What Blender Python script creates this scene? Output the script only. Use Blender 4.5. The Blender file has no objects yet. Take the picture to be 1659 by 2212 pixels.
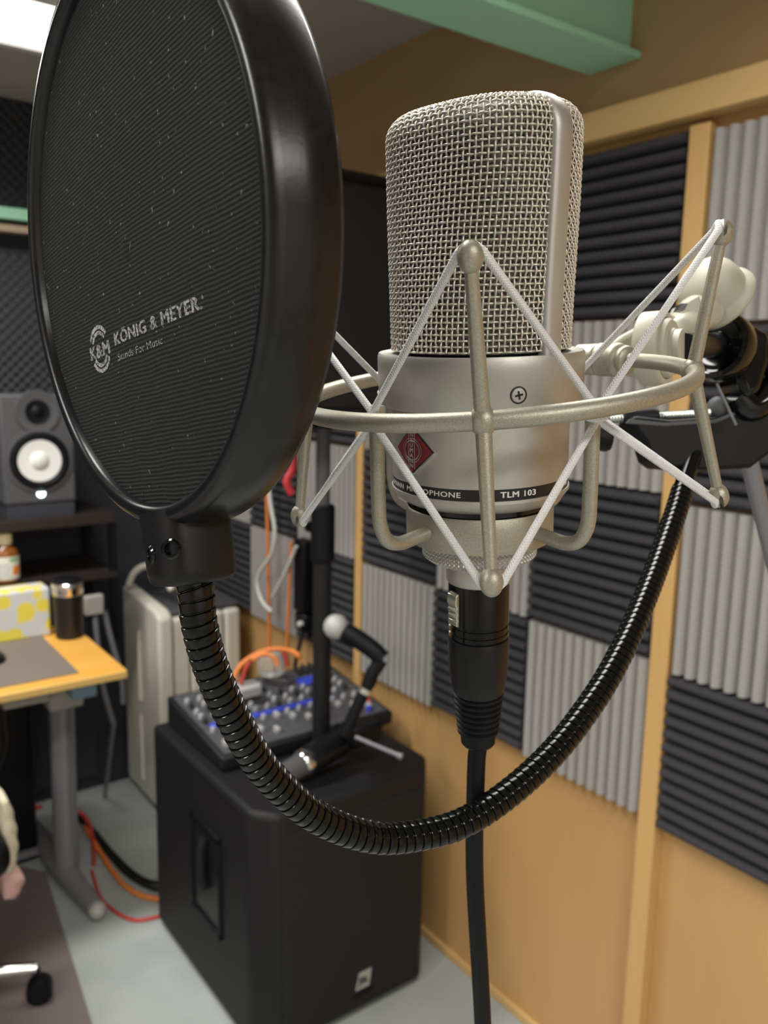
import bpy, math, random
import numpy as np
from mathutils import Matrix, Vector
random.seed(7); rng = np.random.default_rng(7)
PI = math.pi
R_ = math.radians
sc = bpy.context.scene
C = sc.collection

# ------------------------------------------------------------------ camera
W, H, FPX = 1659.0, 2212.0, 1820.0
yaw, pitch, roll = R_(36.4), R_(9.616), R_(1.141)
CAM = np.array([0.0, 0.0, 1.463])
_f = np.array([math.sin(yaw)*math.cos(pitch), math.cos(yaw)*math.cos(pitch), -math.sin(pitch)])
_r = np.array([math.cos(yaw), -math.sin(yaw), 0.0]); _u = np.cross(_r, _f)
RIGHT = math.cos(roll)*_r + math.sin(roll)*_u
UP = -math.sin(roll)*_r + math.cos(roll)*_u
FWD = _f
FWH = np.array([math.sin(yaw), math.cos(yaw), 0.0])     # horizontal view direction
RTH = _r                                                 # horizontal right
ZUP = np.array([0, 0, 1.0])
cd = bpy.data.cameras.new('camera'); cam = bpy.data.objects.new('camera', cd); C.objects.link(cam)
m = Matrix.Identity(4)
for i in range(3):
    m[i][0], m[i][1], m[i][2], m[i][3] = RIGHT[i], UP[i], -FWD[i], CAM[i]
cam.matrix_world = m
cd.sensor_fit = 'VERTICAL'; cd.sensor_height = 36.0; cd.sensor_width = 27.0
cd.lens = FPX/H*36.0
cd.clip_start = 0.01; cd.clip_end = 50
cd.dof.use_dof = True; cd.dof.focus_distance = 0.213; cd.dof.aperture_fstop = 23.0
sc.camera = cam
sc.view_settings.view_transform = 'Standard'
try: sc.view_settings.look = 'None'
except Exception: pass
sc.view_settings.gamma = 1.0; sc.view_settings.use_curve_mapping = False
sc.view_settings.exposure = 0.1

# ------------------------------------------------------------------ world + lights
wd = bpy.data.worlds.new('world'); sc.world = wd; wd.use_nodes = True
wd.node_tree.nodes['Background'].inputs[0].default_value = (0.6, 0.65, 0.7, 1)
wd.node_tree.nodes['Background'].inputs[1].default_value = 0.15
CEIL = 2.222
def area(name, x0, x1, y0, y1, power, col=(1.0, 0.975, 0.935)):
    l = bpy.data.lights.new(name, 'AREA'); l.shape = 'RECTANGLE'
    l.size, l.size_y = x1-x0, y1-y0; l.energy = power; l.color = col; l.spread = R_(155)
    o = bpy.data.objects.new(name, l); C.objects.link(o)
    o.location = ((x0+x1)/2, (y0+y1)/2, CEIL-0.062)
    return o
PANELS = [(-0.60, 0.62, 1.86, 2.18, 22.0), (-0.27, 0.93, 0.36, 0.66, 11.0), (-1.95, -0.75, 0.36, 0.66, 22.0), (-0.70, 0.50, -1.40, -1.10, 30.0)]
for i, (x0, x1, y0, y1, p) in enumerate(PANELS):
    area('ceiling_lamp_light', x0+.03, x1-.03, y0+.03, y1-.03, p)

# ------------------------------------------------------------------ measuring helpers
def P(x, y, d): return CAM + RIGHT*((x-W/2)/FPX*d) + UP*(-(y-H/2)/FPX*d) + FWD*d
def ray(x, y): return RIGHT*((x-W/2)/FPX) + UP*(-(y-H/2)/FPX) + FWD
def unit(v): v = np.asarray(v, float); return v/np.linalg.norm(v)

# ------------------------------------------------------------------ materials
def mat(name, col, rough=.5, metal=0., col2=None, nscale=20., namt=.5, bscale=None, bstr=.1, coat=0., spec=.5, stretch=None, trans=0., emit=None, estr=0., ior=1.45, sheen=0., bdist=.001):
    mt = bpy.data.materials.new(name); mt.use_nodes = True
    nt = mt.node_tree; b = nt.nodes['Principled BSDF']
    b.inputs['Base Color'].default_value = (*col, 1); b.inputs['Roughness'].default_value = rough
    b.inputs['Metallic'].default_value = metal; b.inputs['Coat Weight'].default_value = coat
    b.inputs['Specular IOR Level'].default_value = spec; b.inputs['Transmission Weight'].default_value = trans
    b.inputs['IOR'].default_value = ior; b.inputs['Sheen Weight'].default_value = sheen
    if emit: b.inputs['Emission Color'].default_value = (*emit, 1); b.inputs['Emission Strength'].default_value = estr
    tc = nt.nodes.new('ShaderNodeTexCoord'); mp = nt.nodes.new('ShaderNodeMapping')
    nt.links.new(tc.outputs['Object'], mp.inputs['Vector'])
    if stretch: mp.inputs['Scale'].default_value = stretch
    if col2:
        n = nt.nodes.new('ShaderNodeTexNoise'); n.inputs['Scale'].default_value = nscale; n.inputs['Detail'].default_value = 6
        nt.links.new(mp.outputs[0], n.inputs['Vector'])
        rp = nt.nodes.new('ShaderNodeValToRGB'); rp.color_ramp.elements[0].position = .5-.5*namt+.1; rp.color_ramp.elements[1].position = .5+.5*namt-.1
        rp.color_ramp.elements[0].color = (*col, 1); rp.color_ramp.elements[1].color = (*col2, 1)
        nt.links.new(n.outputs['Fac'], rp.inputs[0]); nt.links.new(rp.outputs[0], b.inputs['Base Color'])
    if bscale:
        n2 = nt.nodes.new('ShaderNodeTexNoise'); n2.inputs['Scale'].default_value = bscale; n2.inputs['Detail'].default_value = 3
        nt.links.new(mp.outputs[0], n2.inputs['Vector'])
        bp = nt.nodes.new('ShaderNodeBump'); bp.inputs['Strength'].default_value = bstr; bp.inputs['Distance'].default_value = bdist
        nt.links.new(n2.outputs['Fac'], bp.inputs['Height']); nt.links.new(bp.outputs[0], b.inputs['Normal'])
    return mt
M = {}
M['nickel'] = mat('satin_nickel', (.46, .445, .405), .42, .75, (.52, .50, .455), 3000, .6, 6000, .25, bdist=.0002)
M['wire'] = mat('nickel_wire', (.66, .62, .54), .40, .6)
M['inner'] = mat('inner_mesh', (.09, .085, .075), .45, .8, (.34, .31, .27), 1900, .35, 1500, .8, bdist=.0006)
M['band'] = mat('nickel_band', (.50, .48, .445), .45, .7, bscale=6000, bstr=.2, bdist=.0002)
M['mount'] = mat('pearl_olive_metal', (.33, .312, .245), .40, .55, (.43, .405, .325), 2600, .5, 4000, .3, bdist=.0002)
M['cream'] = mat('cream_plastic', (.44, .42, .335), .45, 0, bscale=3000, bstr=.08, bdist=.0002)
M['black_metal'] = mat('black_enamel', (.003, .003, .003), .16, 0, spec=.38)
M['black_plastic'] = mat('black_plastic', (.006, .006, .007), .38, 0, spec=.35, bscale=1800, bstr=.06, bdist=.0003)
M['rim'] = mat('rim_plastic', (.005, .005, .006), .27, 0, (.008, .008, .009), 500, .4, 900, .06, spec=.48, bdist=.0003)
M['rubber'] = mat('rubber', (.004, .004, .005), .5, 0, spec=.25)
M['gloss'] = mat('gloss_black', (.003, .003, .003), .1, 0, spec=.5)
M['zinc'] = mat('zinc', (.62, .66, .62), .28, .9)
M['chrome'] = mat('chrome', (.8, .8, .8), .15, 1.)
M['gold'] = mat('latch_metal', (.62, .60, .50), .25, .9)
M['label_black'] = mat('label_black', (.010, .010, .010), .35)
M['white_print'] = mat('white_print', (.80, .80, .78), .5)
M['grey_print'] = mat('grey_print', (.42, .42, .42), .7, 0, (.10, .10, .10), 1500, .3)
M['red'] = mat('badge_red', (.17, .02, .025), .35, 0)
M['bright'] = mat('bright_trim', (.70, .68, .64), .25, .9)
M['ply'] = mat('plywood', (.50, .285, .105), .42, 0, (.60, .36, .145), 2.2, .7, 60, .05, stretch=(1, 2.2, .35), coat=.12)
M['ply_shaded'] = mat('plywood_shaded', (.35, .21, .095), .55, 0, (.44, .275, .13), 2.0, .8, 60, .05, stretch=(1, .6, 2.0))  # same plywood as below; the shade under the ceiling is put into its colour
M['pine'] = mat('pine', (.60, .355, .13), .45, 0, (.68, .43, .175), 5, .7, stretch=(3, 3, .3))
M['pine_h'] = mat('pine_rail', (.60, .375, .145), .45, 0, (.67, .44, .19), 5, .7, stretch=(3, .3, 3))
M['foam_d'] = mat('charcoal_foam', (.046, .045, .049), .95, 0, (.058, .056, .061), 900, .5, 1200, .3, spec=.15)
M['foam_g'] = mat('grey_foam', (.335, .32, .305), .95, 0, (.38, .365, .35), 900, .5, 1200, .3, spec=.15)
M['foam_b'] = mat('egg_foam', (.055, .055, .062), .95, spec=.15)
M['carpet'] = mat('carpet', (.36, .39, .38), .95, 0, (.44, .47, .46), 9, .8, 500, .5, spec=.1, bdist=.003)
M['ceil'] = mat('ceiling_paint', (.42, .40, .37), .9)
M['wallw'] = mat('pale_wall', (.62, .60, .56), .9)
M['dark_wall'] = mat('dark_wall', (.035, .035, .045), .8)
M['green'] = mat('green_paint', (.38, .74, .50), .5)
M['tan'] = mat('tan_wood', (.42, .32, .22), .6)
M['sub'] = mat('black_textured', (.010, .010, .011), .55, 0, spec=.35, bscale=500, bstr=.12, bdist=.0006)
M['sub_top'] = M['sub']
M['grille_cloth'] = mat('speaker_grille', (.013, .013, .014), .65, 0, spec=.3, bscale=900, bstr=.2, bdist=.0006)
M['cab'] = mat('vinyl_grey', (.075, .075, .08), .6)
M['cone'] = mat('white_cone', (.80, .80, .76), .5)
M['led'] = mat('led', (.8, .9, 1), .5, emit=(.75, .92, 1.0), estr=6.0)
M['lamp'] = mat('lamp_diffuser', (.9, .9, .9), .5, emit=(1, .97, .92), estr=2.5)
M['lampf'] = mat('lamp_frame', (.75, .75, .75), .5)
M['heater'] = mat('cream_enamel', (.70, .67, .57), .45)
M['desk'] = mat('desk_orange', (.72, .36, .06), .42, 0, (.78, .42, .09), 4, .7, stretch=(.4, 4, 4))
M['desk_e'] = mat('desk_edge', (.76, .50, .16), .45)
M['mat'] = mat('desk_mat', (.18, .150, .122), .8, bscale=600, bstr=.1)
M['steel'] = mat('painted_steel', (.24, .235, .255), .4, .3)
M['steel_l'] = mat('light_steel', (.42, .41, .37), .5, .1)
M['blue'] = mat('blue_plastic', (.20, .33, .43), .5)
M['mixblue'] = mat('mixer_blue', (.04, .07, .55), .5)
M['knob'] = mat('knob_grey', (.45, .45, .45), .5)
M['knobd'] = mat('knob_dark', (.03, .03, .03), .4)
M['mixer'] = mat('mixer_panel', (.05, .05, .055), .5, 0, (.10, .10, .11), 220, .35)
M['redknob'] = mat('red_knob', (.70, .05, .06), .5)
M['orange'] = mat('orange_cable', (.78, .24, .05), .5)
M['redc'] = mat('red_cable', (.55, .06, .04), .5)
M['blackc'] = mat('black_cable', (.012, .012, .012), .5)
M['whitec'] = mat('white_cable', (.66, .65, .60), .5)
M['brownbottle'] = mat('amber_glass', (.22, .075, .012), .15, 0, coat=.5)
M['cap'] = mat('cream_cap', (.74, .66, .42), .5)
M['lab'] = mat('bottle_label', (.70, .68, .62), .6)
M['laborange'] = mat('label_orange', (.80, .24, .05), .6)
M['labgreen'] = mat('label_green', (.20, .45, .20), .6)
M['labink'] = mat('label_ink', (.25, .28, .4), .6)
M['tumbler'] = mat('tumbler_black', (.014, .012, .013), .35)
M['mesh_silver'] = mat('silver_mesh', (.48, .48, .47), .5, .2, bscale=700, bstr=.5)
M['chairmat'] = mat('chair_mat', (.165, .135, .135), .45, 0, (.20, .165, .165), 5, .7)
M['fleece'] = mat('cream_fleece', (.70, .62, .46), .95, bscale=220, bstr=.8, bdist=.006)
M['pink'] = mat('pink_fleece', (.72, .45, .40), .95, bscale=200, bstr=.6, bdist=.004)
M['glass'] = mat('clear_plastic', (.90, .90, .86), .10, 0, trans=.80, ior=1.35)
M['shelf'] = mat('shelf_wood', (.022, .016, .014), .5)

def node_mat(name):
    mt = bpy.data.materials.new(name); mt.use_nodes = True
    return mt, mt.node_tree, mt.node_tree.nodes['Principled BSDF']
def mathn(nt, op, a, b=None, c=None):
    n = nt.nodes.new('ShaderNodeMath'); n.operation = op
    for i, v in enumerate((a, b, c)):
        if v is None: continue
        if isinstance(v, (int, float)): n.inputs[i].default_value = v
        else: nt.links.new(v, n.inputs[i])
    return n.outputs[0]
def cord_mat():
    mt, nt, b = node_mat('white_braid'); b.inputs['Base Color'].default_value = (.80, .80, .80, 1); b.inputs['Roughness'].default_value = .75
    uv = nt.nodes.new('ShaderNodeUVMap'); sx = nt.nodes.new('ShaderNodeSeparateXYZ'); nt.links.new(uv.outputs[0], sx.inputs[0])
    zig = mathn(nt, 'PINGPONG', mathn(nt, 'MULTIPLY', sx.outputs[1], 6.0), .5)
    ph = mathn(nt, 'ADD', mathn(nt, 'MULTIPLY', sx.outputs[0], 1/.00085), mathn(nt, 'MULTIPLY', zig, 1.6))
    hgt = mathn(nt, 'ABSOLUTE', mathn(nt, 'SINE', mathn(nt, 'MULTIPLY', ph, PI)))
    edge = mathn(nt, 'MULTIPLY', hgt, mathn(nt, 'ADD', .55, zig))
    bp = nt.nodes.new('ShaderNodeBump'); bp.inputs['Strength'].default_value = .7; bp.inputs['Distance'].default_value = .0003
    nt.links.new(edge, bp.inputs['Height']); nt.links.new(bp.outputs[0], b.inputs['Normal'])
    return mt
M['cord'] = cord_mat()
def fabric_mat():
    mt, nt, b = node_mat('black_knit'); b.inputs['Roughness'].default_value = .9; b.inputs['Specular IOR Level'].default_value = .25
    tc = nt.nodes.new('ShaderNodeTexCoord'); mp = nt.nodes.new('ShaderNodeMapping'); nt.links.new(tc.outputs['Object'], mp.inputs[0])
    mp.inputs['Rotation'].default_value = (0, 0, R_(-8.7))
    n0 = nt.nodes.new('ShaderNodeTexNoise'); n0.inputs['Scale'].default_value = 60; nt.links.new(mp.outputs[0], n0.inputs['Vector'])
    sx = nt.nodes.new('ShaderNodeSeparateXYZ'); nt.links.new(mp.outputs[0], sx.inputs[0])
    yy = mathn(nt, 'ADD', sx.outputs[1], mathn(nt, 'MULTIPLY', n0.outputs['Fac'], .0012))
    rib = mathn(nt, 'SINE', mathn(nt, 'MULTIPLY', yy, 2*PI/.00105))
    st = mathn(nt, 'SINE', mathn(nt, 'MULTIPLY', sx.outputs[0], 2*PI/.0008))
    n1 = nt.nodes.new('ShaderNodeTexNoise'); n1.inputs['Scale'].default_value = 2200; nt.links.new(tc.outputs['Object'], n1.inputs['Vector'])
    hgt = mathn(nt, 'ADD', mathn(nt, 'ADD', rib, mathn(nt, 'MULTIPLY', st, .25)), mathn(nt, 'MULTIPLY', n1.outputs['Fac'], 1.2))
    bp = nt.nodes.new('ShaderNodeBump'); bp.inputs['Strength'].default_value = .6; bp.inputs['Distance'].default_value = .0002
    nt.links.new(hgt, bp.inputs['Height']); nt.links.new(bp.outputs[0], b.inputs['Normal'])
    r1 = nt.nodes.new('ShaderNodeMapRange'); r1.inputs[1].default_value = -1.6; r1.inputs[2].default_value = 2.2; r1.inputs[3].default_value = .007; r1.inputs[4].default_value = .024
    nt.links.new(hgt, r1.inputs[0])
    n2 = nt.nodes.new('ShaderNodeTexNoise'); n2.inputs['Scale'].default_value = 520; n2.inputs['Detail'].default_value = 4; nt.links.new(tc.outputs['Object'], n2.inputs['Vector'])
    lint = mathn(nt, 'MULTIPLY', mathn(nt, 'GREATER_THAN', n2.outputs['Fac'], .694), .13)
    v = mathn(nt, 'ADD', r1.outputs[0], lint)
    cc = nt.nodes.new('ShaderNodeCombineColor')
    for i in range(3): nt.links.new(v, cc.inputs[i])
    nt.links.new(cc.outputs[0], b.inputs['Base Color'])
    return mt
M['fabric'] = fabric_mat()
def tissue_mat():
    mt, nt, b = node_mat('lemon_print'); b.inputs['Roughness'].default_value = .7
    tc = nt.nodes.new('ShaderNodeTexCoord')
    v = nt.nodes.new('ShaderNodeTexVoronoi'); v.inputs['Scale'].default_value = 24; nt.links.new(tc.outputs['Object'], v.inputs['Vector'])
    rp = nt.nodes.new('ShaderNodeValToRGB'); e = rp.color_ramp.elements
    e[0].color = (.80, .68, .08, 1); e[1].color = (.62, .64, .66, 1); e[0].position = .50; e[1].position = .62
    nt.links.new(v.outputs['Distance'], rp.inputs[0]); nt.links.new(rp.outputs[0], b.inputs['Base Color'])
    return mt
M['tissue'] = tissue_mat()

# ------------------------------------------------------------------ geometry helpers
class G:
    def __init__(s): s.v = []; s.f = []; s.uv = []; s.n = 0
    def add(s, v, f, uv=None):
        v = np.asarray(v, float); s.v.append(v)
        s.f += [tuple(int(i)+s.n for i in q) for q in f]
        s.uv.append(np.zeros((len(v), 2)) if uv is None else np.asarray(uv)); s.n += len(v); return s
    def xf(s, o, X, Y, Z):     # local -> world with an origin and three axes
        B = np.array([X, Y, Z]); s.v = [np.asarray(o)+q@B for q in s.v]; return s
    def box(s, lo, hi):
        x0, y0, z0 = lo; x1, y1, z1 = hi
        v = [(x0,y0,z0),(x1,y0,z0),(x1,y1,z0),(x0,y1,z0),(x0,y0,z1),(x1,y0,z1),(x1,y1,z1),(x0,y1,z1)]
        return s.add(v, [(0,3,2,1),(4,5,6,7),(0,1,5,4),(1,2,6,5),(2,3,7,6),(3,0,4,7)])
    def lathe(s, prof, n=48, o=(0,0,0), ax=(0,0,1), cap=True, xdir=None):
        ax = unit(ax); t = np.array([1.0,0,0]) if abs(ax[0]) < .9 else np.array([0,1.0,0])
        if xdir is not None: t = np.asarray(xdir, float)
        X = unit(t-(t@ax)*ax); Y = np.cross(ax, X)
        th = np.linspace(0, 2*PI, n, endpoint=False); ring = np.cos(th)[:,None]*X+np.sin(th)[:,None]*Y
        v = np.concatenate([np.asarray(o)+ring*r+ax*z for r, z in prof]); f = []
        k = len(prof)
        for i in range(k-1):
            for j in range(n):
                a, b = i*n+j, i*n+(j+1) % n
                f.append((a, b, b+n, a+n))
        if cap:
            f.append(tuple(range(n-1, -1, -1))); f.append(tuple((k-1)*n+j for j in range(n)))
        return s.add(v, f)
    def sweep(s, pts, rad, n=16, cap=True, rfun=None):
        pts = np.asarray(pts, float); k = len(pts)
        T = np.gradient(pts, axis=0); T /= np.linalg.norm(T, axis=1)[:,None]
        sl = np.r_[0, np.cumsum(np.linalg.norm(np.diff(pts, axis=0), axis=1))]
        a = np.array([0,0,1.0]) if abs(T[0][2]) < .9 else np.array([1.0,0,0])
        N = unit(a-(a@T[0])*T[0]); rows = []; uvs = []
        th = np.linspace(0, 2*PI, n+1)
        for i in range(k):
            N = unit(N-(N@T[i])*T[i]); B = np.cross(T[i], N)
            r = rad[i] if hasattr(rad, '__len__') else rad
            rr = r*np.ones(n+1) if rfun is None else rfun(sl[i], th)
            rows.append(pts[i]+rr[:,None]*(np.cos(th)[:,None]*N+np.sin(th)[:,None]*B))
            uvs.append(np.stack([np.full(n+1, sl[i]), th/(2*PI)], 1))
        f = []; q = n+1
        for i in range(k-1):
            for j in range(n): f.append((i*q+j, i*q+j+1, i*q+q+j+1, i*q+q+j))
        if cap: f.append(tuple(range(n-1, -1, -1))); f.append(tuple((k-1)*q+j for j in range(n)))
        return s.add(np.concatenate(rows), f, np.concatenate(uvs))
    def prism(s, poly, o, X, Y, Z, depth):    # polygon in X,Y extruded along Z
        poly = np.asarray(poly, float); n = len(poly); o = np.asarray(o)
        X, Y, Z = map(np.asarray, (X, Y, Z))
        a = o+poly[:,:1]*X+poly[:,1:]*Y; v = np.concatenate([a, a+Z*depth])
        f = [tuple(range(n-1, -1, -1)), tuple(range(n, 2*n))]+[(i, (i+1) % n, n+(i+1) % n, n+i) for i in range(n)]
        return s.add(v, f)
    def ball(s, c, r, n=20, m=12, sc3=(1,1,1), axes=None):
        prof = [(max(1e-5, r*math.sin(PI*i/m)), -r*math.cos(PI*i/m)) for i in range(m+1)]
        g = G(); g.lathe(prof, n)
        v = g.v[0]*np.array(sc3)
        if axes is not None: v = v@np.asarray(axes)
        return s.add(v+np.asarray(c), g.f)
    def verts(s): return np.concatenate(s.v)
def spline(pts, n=60):
    p = np.asarray(pts, float); p = np.vstack([2*p[0]-p[1], p, 2*p[-1]-p[-2]]); out = []
    k = len(p)-3; per = max(2, n//k)
    for i in range(k):
        a, b, c, d = p[i:i+4]
        for t in np.linspace(0, 1, per, endpoint=False):
            out.append(.5*((2*b)+(c-a)*t+(2*a-5*b+4*c-d)*t*t+(3*b-3*c+d-a)*t**3))
    out.append(p[-2]); out = np.array(out)
    s = np.r_[0, np.cumsum(np.linalg.norm(np.diff(out, axis=0), axis=1))]; q = np.linspace(0, s[-1], n)
    return np.stack([np.interp(q, s, out[:,i]) for i in range(3)], 1)
MW = {}
def frame(o, X=(1,0,0), Y=(0,1,0), Z=(0,0,1)):
    mm = Matrix.Identity(4)
    for i in range(3): mm[i][0], mm[i][1], mm[i][2], mm[i][3] = X[i], Y[i], Z[i], o[i]
    return mm
def tag(o, label=None, cat=None, group=None, kind=None):
    if label: o['label'] = label
    if cat: o['category'] = cat
    if group: o['group'] = group
    if kind: o['kind'] = kind
    return o
def thing(name, label, cat, o=(0,0,0), axes=None, group=None):
    e = bpy.data.objects.new(name, None); C.objects.link(e); e.empty_display_size = .02
    fm = frame(o, *(axes if axes is not None else ((1,0,0),(0,1,0),(0,0,1))))
    e.matrix_world = fm; MW[e.name] = fm
    return tag(e, label, cat, group)
def mesh_of(name, g, inv=None, smooth=True, ang=35):
    v = g.verts()
    if inv is not None:
        A = np.array(inv); v = v@A[:3,:3].T+A[:3,3]
    me = bpy.data.meshes.new(name); me.from_pydata(v.tolist(), [], g.f)
    if any(np.any(u) for u in g.uv):
        uv = np.concatenate(g.uv); ul = me.uv_layers.new(name='UVMap')
        idx = np.empty(len(me.loops), int); me.loops.foreach_get('vertex_index', idx)
        ul.data.foreach_set('uv', uv[idx].ravel())
    me.validate(); me.update()
    if smooth:
        me.shade_smooth(); me.set_sharp_from_angle(angle=R_(ang))
    return me
def obj(name, g, mt, parent=None, smooth=True, ang=35, bevel=0, bseg=2, o=None, label=None, cat=None, group=None, kind=None):
    """g is in world coordinates; a part goes into its parent's frame, a top-level mesh gets origin o"""
    if parent is not None: fm = MW[parent.name]
    else:
        if o is None:
            v = g.verts(); lo, hi = v.min(0), v.max(0); o = ((lo[0]+hi[0])/2, (lo[1]+hi[1])/2, lo[2])
        fm = frame(o)
    me = mesh_of(name, g, fm.inverted(), smooth, ang)
    ob = bpy.data.objects.new(name, me); C.objects.link(ob); me.materials.append(mt if not isinstance(mt, str) else M[mt])
    if parent is not None: ob.parent = parent; MW[ob.name] = fm
    else: ob.matrix_world = fm; MW[ob.name] = fm
    if bevel:
        bm = ob.modifiers.new('bevel', 'BEVEL'); bm.width = bevel; bm.segments = bseg; bm.limit_method = 'ANGLE'; bm.angle_limit = R_(40)
    return tag(ob, label, cat, group, kind)
def textmesh(s, size=1.0, bold=0.0, spacing=1.0, align='LEFT'):
    """glyph outlines as a mesh; bold = how far shifted copies widen the strokes"""
    cu = bpy.data.curves.new('text', 'FONT'); cu.body = s; cu.size = size; cu.space_character = spacing
    cu.align_x = align; cu.resolution_u = 3
    ob = bpy.data.objects.new('text', cu); C.objects.link(ob)
    dg = bpy.context.evaluated_depsgraph_get(); me = bpy.data.meshes.new_from_object(ob.evaluated_get(dg))
    v = np.array([x.co[:] for x in me.vertices]); f = [tuple(p.vertices) for p in me.polygons]
    bpy.data.objects.remove(ob); bpy.data.curves.remove(cu); bpy.data.meshes.remove(me)
    if bold:
        n = len(v); sh = [(-bold, 0), (0, 0), (bold, 0), (0, bold*.6), (0, -bold*.6)]
        f = [tuple(q+k*n for q in t) for k in range(len(sh)) for t in f]
        v = np.concatenate([v+np.array([a, b, 0]) for a, b in sh])
    return v, f

# ================================================================== THE ROOM
XW, YB, XL, YF = 1.292, 2.80, -2.2, -2.0
def slab(name, lo, hi, mt, kind='structure', bevel=0): return obj(name, G().box(lo, hi), mt, smooth=False, kind=kind, bevel=bevel)
slab('floor', (XL, YF, -.08), (XW+.1, YB+.1, 0), 'carpet')
slab('ceiling', (XL, YF, CEIL), (XW+.1, YB+.1, CEIL+.08), 'ceil')
slab('wall_right', (XW, YF, 0), (XW+.1, YB+.1, 1.90), 'ply')
slab('wall_right_upper', (XW, YF, 1.90), (XW+.1, YB+.1, CEIL), 'ply_shaded')
slab('wall_back', (XL, YB, 0), (XW, YB+.1, CEIL), 'dark_wall')
slab('wall_left', (XL-.1, YF, 0), (XL, YB, CEIL), 'wallw')
slab('wall_front', (XL, YF-.1, 0), (XW, YF, CEIL), 'wallw')
slab('trim_1', (1.246, YF, 1.876), (XW, YB, 1.927), 'pine_h', bevel=.002)
slab('baseboard_right', (1.280, YF, 0), (XW, YB, .022), 'pine_h', bevel=.002)
Y0 = .895
slab('trim_2', (1.264, Y0-.041, .022), (XW, Y0-.003, 1.866), 'pine', bevel=.002)
slab('trim_3', (1.264, Y0+.918, .022), (XW, Y0+.950, 1.866), 'pine', bevel=.002)
slab('trim_4', (1.250, Y0+1.87, .022), (XW, YB, 1.876), 'pine', bevel=.002)
# green steel beam running into the right wall: web, flange
g = G().box((XL, 1.046, 2.019), (XW, 1.108, CEIL))
obj('trim_5', g, 'green', smooth=False, kind='structure')
g = G().box((XL, 1.020, 2.008), (XW-.002, 1.134, 2.019))
obj('trim_6', g, 'green', smooth=False, kind='structure')
# second green beam and a wooden rail across the back wall
g = G().box((XL, YB-.10, 1.872), (XW-.06, YB-.04, 1.903)); obj('trim_7', g, 'green', smooth=False, kind='structure')
g = G().box((XL, YB-.085, 1.838), (XW-.06, YB-.04, 1.857)); obj('trim_8', g, 'tan', smooth=False, kind='structure')

# ceiling lamps
names = ['bright flat ceiling lamp over the desk', 'flat ceiling lamp right above the condenser microphone', 'flat ceiling lamp on the left side of the room', 'flat ceiling lamp near the front wall']
for i, (x0, x1, y0, y1, p) in enumerate(PANELS):
    t = thing('ceiling_lamp', names[i], 'ceiling lamp', ((x0+x1)/2, (y0+y1)/2, CEIL-.055), group='flat ceiling lamps')
    g = G(); th = .022
    g.box((x0, y0, CEIL-.055), (x1, y0+th, CEIL)); g.box((x0, y1-th, CEIL-.055), (x1, y1, CEIL))
    g.box((x0, y0+th, CEIL-.055), (x0+th, y1-th, CEIL)); g.box((x1-th, y0+th, CEIL-.055), (x1, y1-th, CEIL))
    obj('lamp_frame', g, 'lampf', t, smooth=False)
    obj('diffuser', G().box((x0+th, y0+th, CEIL-.045), (x1-th, y1-th, CEIL-.03)), 'lamp', t, smooth=False)

# wedge foam tiles
T = .305
def tile_mesh(vertical):
    n = 12; p = T*.985/n; base, hgt = .010, .022; xs, hs = [], []
    prof = [(0, 0), (.07, .30), (.17, .68), (.32, .95), (.5, 1.0), (.68, .95), (.83, .68), (.93, .30)]
    for i in range(n):
        for a, b in prof: xs.append((i+a)*p); hs.append(base+hgt*b)
    xs.append(n*p); hs.append(base); L = n*p; k = len(xs)
    v, f = [], []
    for e in (0, L):
        for x, h in zip(xs, hs): v.append((x, h, e))
    for e in (0, L):
        for x in xs: v.append((x, 0, e))
    for i in range(k-1): f.append((i, i+1, k+i+1, k+i)); f.append((i+1, i, 2*k+i, 2*k+i+1)); f.append((k+i, k+i+1, 3*k+i+1, 3*k+i))
    f += [(0, k, 3*k, 2*k), (k-1, 3*k-1, 4*k-1, 2*k-1), (2*k, 3*k, 4*k-1, 3*k-1)]
    v = np.array(v); g = G()
    if vertical: w = np.stack([-v[:,1], v[:,0], v[:,2]], 1)      # ribs run up, pattern along y
    else: w = np.stack([-v[:,1], v[:,2], v[:,0]], 1)
    if not vertical: f = [q[::-1] for q in f]
    g.add(w, f); return mesh_of('foam_tile_mesh', g, None, True, 60)
TM = {1: tile_mesh(True), 0: tile_mesh(False)}
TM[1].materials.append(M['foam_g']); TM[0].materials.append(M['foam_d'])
rown = ['bottom row', 'second row up', 'third row up', 'top row']
cols = [(Y0-.041-T-.002, -.012, 0, 'right of the near wooden stud'),
        (Y0, 0, 1, 'first left of the near stud'), (Y0+T, 0, 0, 'second left of the near stud'), (Y0+2*T, 0, 1, 'third left of the near stud'),
        (Y0+3*T+.037, 0, 0, 'first left of the middle stud'), (Y0+4*T+.037, 0, 1, 'second left of the middle stud'), (Y0+5*T+.034, 0, 0, 'third left of the middle stud')]
for y, dz, par, wn in cols:
    for r in range(4):
        vert = (par+r) % 2
        ob = bpy.data.objects.new('foam_tile', TM[vert]); C.objects.link(ob)
        ob.location = (XW, y+.002, .648+r*T+dz)
        tag(ob, ('grey upright-ribbed' if vert else 'charcoal level-ribbed')+' foam tile, '+rown[r]+', '+wn, 'foam tile', 'wedge foam tiles on the wooden wall')

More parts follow.
